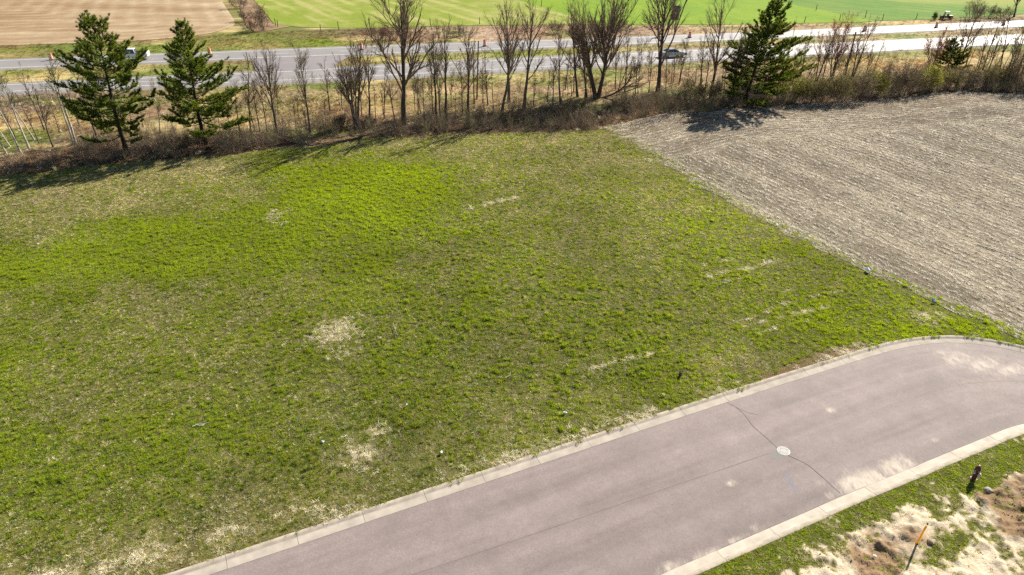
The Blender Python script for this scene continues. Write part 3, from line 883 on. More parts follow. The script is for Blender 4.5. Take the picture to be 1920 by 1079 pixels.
def scatter(name, pts, idx, rot, scl, col, coll, **kw):
    me = bpy.data.meshes.new(name)
    me.vertices.add(len(pts)); me.vertices.foreach_set('co', np.ascontiguousarray(pts, np.float32).ravel())
    def put(n, t, k, a):
        at = me.attributes.new(n, t, 'POINT'); at.data.foreach_set(k, np.ascontiguousarray(a).ravel())
    put('idx', 'INT', 'value', idx.astype(np.int32))
    put('rot', 'FLOAT_VECTOR', 'vector', rot.astype(np.float32))
    put('scl', 'FLOAT_VECTOR', 'vector', scl.astype(np.float32))
    c4 = np.ones((len(pts), 4), np.float32); c4[:, :3] = np.clip(col, 0, 1)
    put('col', 'FLOAT_COLOR', 'color', c4)
    ng = bpy.data.node_groups.new(name + '_scatter', 'GeometryNodeTree')
    ng.interface.new_socket('Geometry', in_out='INPUT', socket_type='NodeSocketGeometry')
    ng.interface.new_socket('Geometry', in_out='OUTPUT', socket_type='NodeSocketGeometry')
    N, L = ng.nodes, ng.links
    gi, go = N.new('NodeGroupInput'), N.new('NodeGroupOutput')
    ip = N.new('GeometryNodeInstanceOnPoints')
    ci = N.new('GeometryNodeCollectionInfo'); ci.inputs[0].default_value = coll
    ci.inputs[1].default_value = True; ci.inputs[2].default_value = True
    L.new(gi.outputs[0], ip.inputs['Points']); L.new(ci.outputs[0], ip.inputs['Instance'])
    ip.inputs['Pick Instance'].default_value = True
    for nm, t, sock in (('idx', 'INT', 'Instance Index'), ('scl', 'FLOAT_VECTOR', 'Scale')):
        na = N.new('GeometryNodeInputNamedAttribute'); na.data_type = t; na.inputs[0].default_value = nm
        L.new(na.outputs[0], ip.inputs[sock])
    na = N.new('GeometryNodeInputNamedAttribute'); na.data_type = 'FLOAT_VECTOR'; na.inputs[0].default_value = 'rot'
    er = N.new('FunctionNodeEulerToRotation'); L.new(na.outputs[0], er.inputs[0]); L.new(er.outputs[0], ip.inputs['Rotation'])
    L.new(ip.outputs[0], go.inputs[0])
    o = obj(name, me, None, **kw)
    md = o.modifiers.new('scatter', 'NODES'); md.node_group = ng
    return o

def frame_pts(n_per_m2, poly, mfun, margin=90):
    """random spots inside an outline, thinned with distance, kept to what can be seen (plus a margin)"""
    poly = np.asarray(poly, float); mn, mx = poly.min(0), poly.max(0)
    mn = np.maximum(mn, (-140, 8)); mx = np.minimum(mx, (170, 240))
    out = []
    ys = np.arange(mn[1], mx[1], 4.0)
    for y0 in ys:
        half = (0.75 + margin / 1280.0) * ((y0 + 4) * CP + CAM_H * SP) + 4
        a, b = max(mn[0], -half), min(mx[0], half)
        if b <= a: continue
        dens = n_per_m2 * mfun(y0 + 2)
        n = int(dens * 4 * (b - a))
        out.append(np.stack([RNG.uniform(a, b, n), RNG.uniform(y0, y0 + 4, n)], 1))
    p = np.vstack(out)
    p = p[inside(p[:, 0], p[:, 1], poly)]
    px, py = pix(p[:, 0], p[:, 1])
    return p[(py < 1079 + 120) & (py > -40) & (px > -margin) & (px < 1920 + margin)]

def eul(n, tilt=.15):
    return np.column_stack([RNG.normal(0, tilt, n), RNG.normal(0, tilt, n), RNG.uniform(0, 2 * math.pi, n)])

# ---- lawn
tufts = [blade_tuft(100 + i, 20, .075, .135, .0135, 0, curl=.8) for i in range(5)]
straws = [blade_tuft(200 + i, 17, .10, .125, .0115, .62, curl=.5) for i in range(4)]
grass_coll = proto_collection('grass_tuft', tufts + straws, M['grass'])
GREENS = dict(bright=np.array([.37, .46, .020]), mid=np.array([.28, .365, .030]), dark=np.array([.065, .125, .020]), olive=np.array([.41, .41, .085]), bluish=np.array([.12, .21, .08]))
STRAWS = np.array([[.76, .67, .40], [.84, .76, .55], [.42, .32, .20], [.64, .57, .44], [.84, .75, .46]])

def green_mix(n, b, r):
    k = r.random(n)
    c = np.where((k < .5)[:, None], GREENS['mid'], np.where((k < .72)[:, None], GREENS['olive'], np.where((k < .92)[:, None], GREENS['dark'], GREENS['bluish'])))
    bb = (np.clip(b + r.normal(0, .16, n), 0, 1) ** 1.5)[:, None]
    return c * (1 - bb * .85) + GREENS['bright'] * bb * .85

creep_poly = np.vstack([offset(far_edge, CURB_W - .26)[:k0 + 1][::-1], lawn_poly[k0 + 1:]])
p = frame_pts(128, creep_poly, lambda y: np.interp(y, [18, 35, 50, 85], [1.0, .95, .66, .40]))
x, y = p[:, 0], p[:, 1]
g, b, stw, dk = lawn_at(x, y)
n = len(p)
patch = (fbm(x, y, .30, 111, 2) - .5) * .8 + (fbm(x, y, 2.6, 112, 3) - .5) * 1.1 + (fbm(x, y, 9, 113, 2) - .5) * .5
px, py = pix(x, y)
# drill rows, strongest in the middle of the lawn
s_row = x * .18 + y * .98
rows = np.sin(s_row * 2 * math.pi / .62 + 2.0 * fbm(x, y, 12, 114)) * .16 * np.exp(-((px - 850) / 420) ** 2 - ((py - 600) / 170) ** 2)
gg = np.clip(g * 1.24 + patch * .56 + rows, 0, 1)
isg = RNG.random(n) < np.clip(gg * (1 - stw * 1.1), .02, .99)
col = np.where(isg[:, None], green_mix(n, np.clip(b * 1.1 - .08 + patch * .35, 0, 1), RNG), STRAWS[RNG.integers(0, 5, n)] * (.7 + .4 * RNG.random(n))[:, None])
col = col * (.86 + .30 * np.clip(b, 0, 1) + .5 * (fbm(x, y, 6, 118, 3) - .5))[:, None]
mid = (~isg) & (RNG.random(n) < .35)
col[mid] = (col[mid] * .55 + np.array([.33, .32, .07]) * .45)
sz = np.interp(y, [18, 40, 85], [.95, 1.1, 1.7]) * RNG.uniform(.65, 1.35, n)
lum = fbm(x, y, .24, 115, 2)
hgt = sz * np.where(isg, (.6 + .8 * np.clip(gg, 0, 1)) * (.45 + 1.45 * sstep(.32, .8, lum)), .55 + .6 * lum)
# clumpier, taller plants in the middle give the dark pocked look of the photograph
zone = .25 + .75 * np.exp(-((px - 930) / 480) ** 2 - ((py - 600) / 210) ** 2)
cn = fbm(x, y, .46, 116, 2)
clump = sstep(.56, .76, cn) * zone
hgt = hgt * (1 + .9 * clump * isg)
over = dist_poly(x, y, far_edge) < CURB_W - .02
keep = ~((dk < .25) & (RNG.random(n) < .25)) & ~(over & (fbm(x, y, .9, 119, 3) < .5 + .9 * dk)) & (RNG.random(n) < 1 - .65 * np.exp(-dist_poly(x, y, lawn_crop) / .7))
bare = (fbm(x, y, .21, 117, 2) < .36) & (RNG.random(n) < .85)
keep &= ~bare
keep &= ~((cn < .36) & (RNG.random(n) < .55 * zone))
earth = np.exp(-(dist_poly(x, y, P((1440, 712), (1500, 688), (1560, 664), (1615, 648))) / .5) ** 2)
keep &= ~(RNG.random(n) < earth * .9)
idx = np.where(isg, RNG.integers(0, 5, n), RNG.integers(5, 9, n))
pts = np.column_stack([x, y, hz(x, y) + np.where(over, .012, 0)])
scl = np.column_stack([sz, sz, hgt])
rot = eul(n, .12)
scatter('lawn_grass', pts[keep], idx[keep], rot[keep], scl[keep], col[keep], grass_coll,
        label='short mixed green and straw grass of the large lawn', cat='grass', kind='stuff')

# loose straw lying in heaps and lines
p = frame_pts(60, lawn_poly, lambda y: np.interp(y, [18, 40, 85], [1.0, .7, .35]))
g, b, stw, dk = lawn_at(p[:, 0], p[:, 1])
p = p[RNG.random(len(p)) < np.clip(stw, 0, 1) ** 1.2]; n = len(p)
lit = [straw_litter(300 + i, 14, .10, .20, .010, False, .07) for i in range(5)]
straw_coll = proto_collection('straw_wisp', lit, M['straw'])
sz = np.interp(p[:, 1], [18, 40, 85], [.8, .95, 1.5]) * RNG.uniform(.6, 1.3, n)
col = np.array([.84, .76, .55]) * RNG.uniform(.75, 1.2, n)[:, None]
scatter('loose_straw', np.column_stack([p, hz(p[:, 0], p[:, 1]) + .02]), RNG.integers(0, 5, n), eul(n, .2), np.column_stack([sz, sz, sz]), col, straw_coll,
        label='dead straw lying in heaps and streaks on the lawn', cat='straw', kind='stuff')

# ---- stubble
p = frame_pts(52, crop_poly, lambda y: np.interp(y, [30, 60, 100], [1.0, .8, .55]))
x, y = p[:, 0], p[:, 1]
t, fine, d1, d2 = crop_light(x, y)
keep = RNG.random(len(p)) < np.clip(.06 + 1.25 * t * (.30 + 1.0 * fine ** 1.3), 0, 1)
x, y, t, d1, d2 = (q[keep] for q in (x, y, t, d1, d2)); n = len(x)
e = .3
h_ = crop_rows(x, y)[2]
gx = dist_poly(x + e, y, tree_edge) - dist_poly(x - e, y, tree_edge); gy = dist_poly(x, y + e, tree_edge) - dist_poly(x, y - e, tree_edge)
ang = np.where(h_ > .5, math.atan2(-.911, .412), np.arctan2(gx, -gy))
lit = [straw_litter(400 + i, 9, .12, .17, .020, True, .05) for i in range(4)] + [blade_tuft(410 + i, 9, .13, .10, .018, .15, curl=.1) for i in range(2)]
stub_coll = proto_collection('stubble_piece', lit, M['straw'])
sz = np.interp(y, [30, 60, 100], [.72, .85, 1.15]) * RNG.uniform(.6, 1.35, n)
cc = np.array([[.79, .72, .59], [.67, .595, .475], [.43, .36, .28], [.92, .87, .76], [.19, .155, .12]])[RNG.choice(5, n, p=[.30, .22, .14, .20, .14])]
rot = np.column_stack([RNG.normal(0, .1, n), RNG.normal(0, .1, n), ang + RNG.normal(0, .15, n)])
scatter('crop_stubble', np.column_stack([x, y, crop_h(x, y)]), RNG.integers(0, 6, n), rot, np.column_stack([sz, sz, sz]), cc * RNG.uniform(.8, 1.15, n)[:, None], stub_coll,
        label='chopped pale stubble strewn in rows over the crop field', cat='stubble', kind='stuff')
# green volunteers along the field edge
p = frame_pts(26, crop_poly, lambda y: np.interp(y, [30, 60, 100], [1.0, .7, .45]))
x, y = p[:, 0], p[:, 1]; d1 = dist_poly(x, y, lawn_crop)
k = RNG.random(len(x)) < 1.1 * np.exp(-d1 / 1.5) * sstep(.34, .62, fbm(x, y, .9, 26)) + .006
x, y = x[k], y[k]; n = len(x); sz = np.interp(y, [30, 60, 100], [1.0, 1.2, 1.7]) * RNG.uniform(.6, 1.2, n)
scatter('edge_weeds', np.column_stack([x, y, crop_h(x, y)]), RNG.integers(0, 5, n), eul(n), np.column_stack([sz, sz, sz * .8]), green_mix(n, np.full(n, .3), RNG) * .9, grass_coll,
        label='sparse green weeds creeping into the stubble edge', cat='weeds', kind='stuff')

# ---- sandy verge grass
p = frame_pts(110, sv_poly, lambda y: 1.0)
x, y = p[:, 0], p[:, 1]
s, d, q = sand_at(x, y)
k = RNG.random(len(x)) < (1 - s) * .95 + .02
x, y, s = x[k], y[k], s[k]; n = len(x)
isg = RNG.random(n) < np.clip(.86 - .55 * q[k] + (fbm(x, y, .6, 121) - .5) * .7, .1, .95)
col = np.where(isg[:, None], green_mix(n, np.clip(.85 + .6 * (fbm(x, y, .8, 122) - .5), 0, 1), RNG) * 1.1, STRAWS[RNG.integers(0, 5, n)])
sz = RNG.uniform(.6, 1.2, n)
scatter('verge_grass', np.column_stack([x, y, sand_h(x, y)]), np.where(isg, RNG.integers(0, 5, n), RNG.integers(5, 9, n)), eul(n), np.column_stack([sz, sz, sz * (.7 + .5 * fbm(x, y, .7, 123))]), col, grass_coll,
        label='bright patchy grass around the hydrant and sand', cat='grass', kind='stuff')
# clods on the sand
def clod(seed):
    r = np.random.default_rng(seed)
    bm = bmesh.new(); bmesh.ops.create_icosphere(bm, subdivisions=1, radius=.05)
    for v in bm.verts: v.co *= r.uniform(.6, 1.25)
    V = np.array([v.co[:] for v in bm.verts]); F = np.array([[v.index for v in f.verts] for f in bm.faces]); bm.free()
    V[:, 2] *= .7
    return V, [F]
clod_coll = proto_collection('clod', [clod(i) for i in range(5)], M['straw'])
p = frame_pts(26, sv_poly, lambda y: 1.0); x, y = p[:, 0], p[:, 1]; s, d, q = sand_at(x, y)
k = RNG.random(len(x)) < s * (.08 + .25 * d); x, y, d = x[k], y[k], d[k]; n = len(x)
sz = RNG.lognormal(-.55, .5, n)
cc = S(240, 220, 192, .6) * (1 - d[:, None]) + S(178, 146, 116) * d[:, None]
scatter('soil_clods', np.column_stack([x, y, sand_h(x, y) + .005]), RNG.integers(0, 5, n), eul(n, .6), np.column_stack([sz] * 3), cc * RNG.uniform(.6, 1.1, n)[:, None], clod_coll,
        label='loose clods of sand and soil at lower right', cat='soil', kind='stuff')

# ---- dry weeds on the verge and under the trees
weeds = [blade_tuft(500 + i, 20, .42, .28, .028, .12, curl=.5) for i in range(5)] + [blade_tuft(520 + i, 18, .45, .3, .03, .6, curl=.4) for i in range(3)]
weed_coll = proto_collection('weed_tuft', weeds, M['straw'])
band = np.vstack([tree_edge_j, smooth(hw_near_b, 2)[::-1]])
p = frame_pts(4.2, band, lambda y: np.interp(y, [60, 100, 140], [1.0, .8, .5]), 60)
x, y = p[:, 0], p[:, 1]; n = len(x)
d2 = dist_poly(x, y, tree_edge); dh = dist_poly(x, y, smooth(hw_near_b, 2))
base = verge_base(x, y)
col = base * RNG.uniform(1.3, 2.3, n)[:, None]
col = np.where((RNG.random(n) < .25)[:, None], STRAWS[RNG.integers(0, 5, n)], col)
sz = RNG.uniform(.5, 1.1, n) * np.interp(y, [60, 140], [1.0, 1.5])
hh = sz * .75 * np.clip(.1 + 1.3 * sstep(.3, .75, fbm(x, y, 6, 131)), .15, 1.4) * sstep(.5, 5, dh)
k = dh > 1.0
scatter('verge_weeds', np.column_stack([x, y, hz(x, y) - .02])[k], RNG.integers(0, 8, n)[k], eul(n)[k], np.column_stack([sz, sz, np.maximum(hh, .1)])[k], col[k], weed_coll,
        label='dry tan and green weeds between trees and highway', cat='weeds', kind='stuff')
# median and far verge
for nm, A, B, lab in (('median_grass', smooth(hw_near_a, 2), smooth(hw_far_b, 2), 'dry and green grass on the median strip'), ('far_verge_weeds', smooth(hw_far_a, 2), smooth(P((-700, 118), (0, 84), (250, 76), (440, 60), (640, 54), (900, 48), (1300, 47), (1620, 42), (1900, 28), (2300, 10)), 2), 'dry weeds on the verge past the far carriageway')):
    pl = np.vstack([A, B[::-1]])
    p = frame_pts(1.6, pl, lambda y: 1.0, 40); x, y = p[:, 0], p[:, 1]
    k = (np.minimum(dist_poly(x, y, A), dist_poly(x, y, B)) > 1.0) & ~inside(x, y, xo); x, y = x[k], y[k]; n = len(x)
    col = verge_base(x, y) * RNG.uniform(1.3, 2.2, n)[:, None]
    sz = RNG.uniform(.8, 1.8, n)
    scatter(nm, np.column_stack([x, y, x * 0]), RNG.integers(0, 8, n), eul(n), np.column_stack([sz, sz, sz * np.clip(.1 + 1.0 * fbm(x, y, 9, 133), .2, 1.2) * .6]), col, weed_coll, label=lab, cat='weeds', kind='stuff')
# brown brush at the foot of the trees
def brush_clump(seed, nb=34, h=.9):
    return blade_tuft(seed, nb, h, .55, .02, .18, curl=.5)
brush_coll = proto_collection('brush_clump', [brush_clump(600 + i) for i in range(6)], M['brushtwig'])
bl = offset(resample(tree_edge, 1.0), 0)
p = frame_pts(2.1, band, lambda y: 1.0, 60); x, y = p[:, 0], p[:, 1]
d2 = dist_poly(x, y, tree_edge); px, py = pix(x, y)
wd = np.interp(px, [0, 300, 600, 1000, 1400, 1900], [9, 6, 4.2, 6.5, 5.0, 5.0]) * (.5 + 1.0 * fbm(x, y, 8, 141))
k = (d2 < wd) | ((RNG.random(len(x)) < .10 * (fbm(x, y, 6, 142) > .55)))
x, y, d2 = x[k], y[k], d2[k]; n = len(x)
cc = np.array([[.31, .20, .14], [.42, .27, .18], [.20, .145, .11], [.52, .38, .24], [.28, .26, .13]])[RNG.choice(5, n, p=[.34, .24, .2, .1, .12])]
px, py = pix(x, y); sz = RNG.uniform(.5, 1.1, n) * sstep(-.5, 2.0, d2) * np.interp(px, [0, 350, 500, 900, 1050, 1900], [1, .95, .68, .68, .95, .9])
scatter('understory_brush', np.column_stack([x, y, hz(x, y) - .03]), RNG.integers(0, 6, n), eul(n, .2), np.column_stack([sz * 1.1, sz * 1.1, sz]), cc, brush_coll,
        label='brown tangled brush along the foot of the tree line', cat='brush', kind='stuff')
def thicket(seed):
    r = np.random.default_rng(seed); V, F4 = [], []
    for k_ in range(34):
        a = r.uniform(0, 2 * math.pi); b0 = np.array([math.cos(a), math.sin(a), 0]) * r.uniform(0, .35)
        d = np.array([r.normal(0, .28), r.normal(0, .28), 1.0]); d /= np.linalg.norm(d); L_ = r.uniform(.9, 2.1)
        if k_ > 12: b0 = b0 * 1.2 + np.array([0, 0, r.uniform(.3, 1.1)]); d = d + np.array([r.normal(0, .4), r.normal(0, .4), 0]); L_ *= .5
        w_ = np.array([math.cos(a * 3), math.sin(a * 3), 0]) * .011
        n0 = len(V); V += [b0 - w_, b0 + w_, b0 + d * L_ + w_ * .4, b0 + d * L_ - w_ * .4]; F4.append((n0, n0 + 1, n0 + 2, n0 + 3))
    return np.array(V), [np.array(F4)]
thk = proto_collection('thicket_clump', [thicket(700 + i) for i in range(6)], M['brushtwig'])
p = frame_pts(1.4, band, lambda y: 1.0, 60); x, y = p[:, 0], p[:, 1]
d2 = dist_poly(x, y, tree_edge)
k = RNG.random(len(x)) < 1.3 * np.exp(-((d2 - 3.5) / 5.5) ** 2) * sstep(.36, .6, fbm(x, y, 7, 145, 3)) + .05
x, y = x[k], y[k]; n = len(x)
cc = np.array([[.24, .18, .13], [.30, .22, .16], [.20, .15, .12], [.27, .25, .13]])[RNG.integers(0, 4, n)]
sz = RNG.uniform(.6, 1.35, n)
scatter('sapling_thicket', np.column_stack([x, y, hz(x, y) - .05]), RNG.integers(0, 6, n), eul(n, .08), np.column_stack([sz, sz, sz]), cc, thk,
        label='thin brown sapling thicket between the bare trunks', cat='thicket', kind='stuff')

# ------------------------------------------------------------------ trees
def tubes(P_, R_, sides):
    """P_ (n,k,3) centre lines, R_ (n,k) radii -> vertices and quads"""
    n, k, _ = P_.shape
    T = np.gradient(P_, axis=1); T /= np.linalg.norm(T, axis=2, keepdims=True) + 1e-9
    ref = np.where(np.abs(T[..., 2:3]) < .9, np.array([0, 0, 1.0]), np.array([1.0, 0, 0]))
    A = np.cross(T, ref); A /= np.linalg.norm(A, axis=2, keepdims=True) + 1e-9
    B = np.cross(T, A)
    an = np.arange(sides) * 2 * math.pi / sides
    ring = A[:, :, None, :] * np.cos(an)[None, None, :, None] + B[:, :, None, :] * np.sin(an)[None, None, :, None]
    V = P_[:, :, None, :] + ring * R_[:, :, None, None]
    base = (np.arange(n) * k * sides)[:, None, None] + (np.arange(k - 1) * sides)[None, :, None]
    j = np.arange(sides)[None, None, :]; j2 = (np.arange(sides) + 1)[None, None, :] % sides
    F = np.stack([base + j, base + j2, base + sides + j2, base + sides + j], -1).reshape(-1, 4)
    return V.reshape(-1, 3), F

def merge(parts):
    V, F, o = [], [], 0
    for v, f in parts:
        V.append(v); F.append(f + o); o += len(v)
    return np.vstack(V), np.vstack(F)

def interp_line(P_, t):
    """points and tangents on lines P_ (n,k,3) at t (n,)"""
    k = P_.shape[1]
    f = np.clip(t, 0, .9999) * (k - 1); i = f.astype(int); fr = (f - i)[:, None]
    r = np.arange(len(P_))
    a, b = P_[r, i], P_[r, i + 1]
    d = b - a; d /= np.linalg.norm(d, axis=1, keepdims=True) + 1e-9
    return a * (1 - fr) + b * fr, d

def children(r, PP, RR, LL, per, t0, t1, ang, ratio, k, up, jit, rr):
    """child shoots on parent lines"""
    n = len(PP); idx = np.repeat(np.arange(n), per)
    m = len(idx)
    t = r.uniform(t0, t1, m)
    s, d = interp_line(PP[idx], t)
    rnd = r.normal(size=(m, 3)); rnd -= d * (rnd * d).sum(1, keepdims=True); rnd /= np.linalg.norm(rnd, axis=1, keepdims=True) + 1e-9
    a = r.normal(ang, .18, m)[:, None]
    dr = d * np.cos(a) + rnd * np.sin(a)
    L = LL[idx] * ratio * (1.15 - .65 * t) * r.uniform(.6, 1.25, m)
    s_ = np.linspace(0, 1, k)[None, :, None]
    line = s[:, None, :] + dr[:, None, :] * L[:, None, None] * s_
    line = line + np.array([0, 0, 1.0]) * (up * L)[:, None, None] * s_ ** 2
    line[:, 1:] += r.normal(0, jit, (m, k - 1, 3)) * L[:, None, None]
    f = np.clip(t, 0, .999) * (PP.shape[1] - 1); i = f.astype(int)
    r0 = np.minimum(RR[idx, i] * rr, .05 * L + .008)
    R_ = r0[:, None] * np.linspace(1, .45, k)[None]
    return line, R_, L

def skeleton(r, base, top, r0, nb, t0, ang, ratio, n2, n3, k_up, wob=.02, curve=None):
    """trunk line + three orders of branches"""
    base = np.array(base); top = np.array(top); H = np.linalg.norm(top - base)
    k = 12; s = np.linspace(0, 1, k)[:, None]
    tr = base + (top - base) * s
    wv = np.cumsum(r.normal(0, wob * H / k * 2, (k, 3)), 0) * np.array([1, 1, .1]); wv -= wv[0] + (wv[-1] - wv[0]) * s
    tr = tr + wv
    if curve is not None: tr = tr + np.array(curve) * (s * (1 - s) * 4)
    tr[0, 2] -= .15
    RT = r0 * (1 - .88 * s[:, 0] ** .9); RT[0] *= 1.35
    RT = np.maximum(RT, .012)
    T1, R1 = tr[None], RT[None]
    L0 = np.array([H])
    b1, rb1, l1 = children(r, T1, R1, L0, nb, t0, .98, ang, ratio, 7, k_up, .011, .55)
    b2, rb2, l2 = children(r, b1, rb1, l1, n2, .25, .97, .46, .52, 5, .14, .015, .6)
    out = [(b1, rb1, 4), (b2, rb2, 3)]
    tips = [b2[:, -1]]
    if n3:
        b3, rb3, l3 = children(r, b2, rb2, l2, n3, .2, 1.0, .42, .60, 2, .10, .012, .62)
        out.append((b3, np.maximum(rb3, .0085), 3)); tips.append(b3[:, -1])
    return tr, RT, out, np.vstack(tips)

def leaflets(r, P_, size, col, spread):
    n = len(P_)
    c = P_ + r.normal(0, spread, P_.shape)
    a = r.normal(size=(n, 3)); a /= np.linalg.norm(a, axis=1, keepdims=True)
    b = np.cross(a, r.normal(size=(n, 3))); b /= np.linalg.norm(b, axis=1, keepdims=True) + 1e-9
    s = size * r.uniform(.5, 1.3, (n, 1))
    V = np.stack([c - a * s, c + b * s * .6, c + a * s, c - b * s * .6], 1).reshape(-1, 3)
    F = np.arange(4 * n).reshape(-1, 4)
    return V, F, np.repeat(np.asarray(col) * r.uniform(.7, 1.3, (n, 1)), 4, 0)

KINDS = {  # nb, t0, angle, ratio, n2, n3, up
    'big':    dict(nb=26, t0=.24, ang=.56, ratio=.50, n2=7, n3=6, k_up=.26, r=.025),
    'full':   dict(nb=20, t0=.26, ang=.50, ratio=.42, n2=6, n3=5, k_up=.26, r=.019),
    'medium': dict(nb=17, t0=.30, ang=.52, ratio=.32, n2=6, n3=5, k_up=.24, r=.0165),
    'slim':   dict(nb=17, t0=.30, ang=.55, ratio=.22, n2=5, n3=4, k_up=.2, r=.0135),
    'stick':  dict(nb=11, t0=.35, ang=.6, ratio=.17, n2=4, n3=2, k_up=.2, r=.012),
    'birch':  dict(nb=17, t0=.50, ang=.72, ratio=.19, n2=5, n3=3, k_up=.10, r=.0135),
}

def bare_tree(name, bpx, tpx, kind, label, group, seed, bark='bark', twig='twig', buds=None, stems=1, spread=0.0, curve=None):
    r = np.random.default_rng(seed)
    b = g3(*bpx)
    tp = at_depth(tpx[0], tpx[1], b.y)
    tp = np.array(tp) + np.array([0, r.normal(0, .4), 0])
    K = KINDS[kind]
    root = empty(name, b)
    tag(root, label, 'tree', group)
    H = float(np.linalg.norm(tp - np.array(b)))
    tr_parts, cr_parts, tips = [], [], []
    for s in range(stems):
        a = 2 * math.pi * s / stems + r.uniform(0, 1)
        off = np.array([math.cos(a), math.sin(a), 0]) * spread * (0 if stems == 1 else 1)
        f = 1 if s == 0 else r.uniform(.72, .98)
        top = (tp - np.array(b)) * f + off * 2.4
        base = off * .16
        r0 = max(.05, K['r'] * H) * (1 if s == 0 else .8)
        tr, RT, out, tp_ = skeleton(r, base, top, r0, max(4, int(K['nb'] * (1 if stems == 1 else .75))), K['t0'], K['ang'], K['ratio'], K['n2'], K['n3'], K['k_up'], curve=curve)
        tr_parts.append(tubes(tr[None], RT[None], 7))
        for P_, R_, sd in out: cr_parts.append(tubes(P_, R_, sd))
        tips.append(tp_)
    V, F = merge(tr_parts)
    obj('trunk', fast_mesh('trunk', V, F, M[bark], True), root)
    V, F = merge(cr_parts)
    cr = obj('crown', fast_mesh('crown', V, F, M[twig], True), root)
    if buds is not None:
        t = np.vstack(tips)
        V, F, c = leaflets(r, np.repeat(t, 2, 0), .045, buds, .12)
        me = fast_mesh('buds', V, F, M['bud']); vcol(me, c)
        obj('buds', me, cr, kind='stuff')
    return root

ORD = ['first', 'second', 'third', 'fourth', 'fifth', 'sixth', 'seventh', 'eighth', 'ninth', 'tenth', 'eleventh', 'twelfth', 'thirteenth', 'fourteenth', 'fifteenth', 'sixteenth', 'seventeenth', 'eighteenth', 'nineteenth', 'twentieth',
       'twenty-first', 'twenty-second', 'twenty-third', 'twenty-fourth', 'twenty-fifth']
GREEN_BUD = (.14, .17, .045); RED_BUD = (.40, .17, .13); OLIVE_BUD = (.15, .14, .06)
# the trees one can name
bare_tree('bare_tree', (758, 234), (749, 6), 'big', 'tallest lone bare tree with straight trunk and wide crown left of centre', None, 1001, 'bark_dark')
bare_tree('bare_tree', (1119, 184), (1120, 2), 'big', 'broad bare tree of several stems rising from one base right of centre', None, 1002, 'bark_dark', stems=4, spread=1.25)
bare_tree('bare_tree', (1126, 184), (1203, 88), 'full', 'low bare tree leaning far right out of the multi-stemmed clump', None, 1003, 'bark_dark', curve=(.9, 0, -1.4))
bare_tree('bare_tree', (1233, 174), (1250, -18), 'big', 'stout bare tree in front of the grey sign and silver car', None, 1004, 'bark_dark')
bare_tree('bare_tree', (521, 255), (500, 98), 'full', 'rounded bushy bare tree just right of the second pine', None, 1005)
bare_tree('bare_tree', (668, 240), (655, 84), 'full', 'fan-shaped bare tree with several upright stems before the first traffic drum', None, 1006, stems=4, spread=.55)
bare_tree('bare_tree', (937, 224), (941, 22), 'medium', 'bent grey tree with a kinked trunk left of two upright neighbours', None, 1007, curve=(.9, 0, 0))
bare_tree('bare_tree', (954, 191), (950, 18), 'full', 'upright bare tree with broom-like top next to the kinked trunk', None, 1008)
bare_tree('bare_tree', (981, 208), (1001, 20), 'full', 'forked bare tree leaning right, directly right of the broom-topped tree', None, 1009)
bare_tree('bare_tree', (1051, 195), (1047, 66), 'medium', 'straight bare trunk with short side shoots midway along the tree row', None, 1010)
bare_tree('bare_tree', (1332, 184), (1353, 15), 'full', 'dark upright bare tree immediately left of the tall right pine', None, 1011, 'bark_dark')
bare_tree('bare_tree', (1901, 32), (1915, -40), 'big', 'large dark tree beyond the highway cut off at the top right corner', None, 1012, 'bark_dark', 'bark_dark')
bare_tree('bare_tree', (1797, 121), (1830, 14), 'full', 'bare tree with brushy crown just right of the small dark cedar', None, 1013, 'bark_dark', stems=2, spread=.4)
bare_tree('red_budded_tree', (1742, 144), (1763, 60), 'full', 'red-tipped bare tree just left of the small dark cedar', None, 1014, twig='twig_red', buds=RED_BUD, stems=3, spread=.5)
bare_tree('red_budded_tree', (1559, 150), (1579, 44), 'full', 'red-tipped bare tree in the clump right of the tall pine', None, 1015, twig='twig_red', buds=RED_BUD, stems=3, spread=.5)
bare_tree('red_budded_tree', (1529, 158), (1556, 52), 'medium', 'reddish bare tree nearest the tall right pine', None, 1016, twig='twig_red', buds=RED_BUD, stems=2, spread=.5)
bare_tree('bare_tree', (1597, 150), (1634, 52), 'full', 'forked dark tree standing right beside the utility pole with crossarm', None, 1017, 'bark_dark', 'twig_red', stems=2, spread=.5)
bare_tree('bare_tree', (1621, 150), (1638, 95), 'medium', 'short bare tree at the right end of the red-tipped clump', None, 1018)
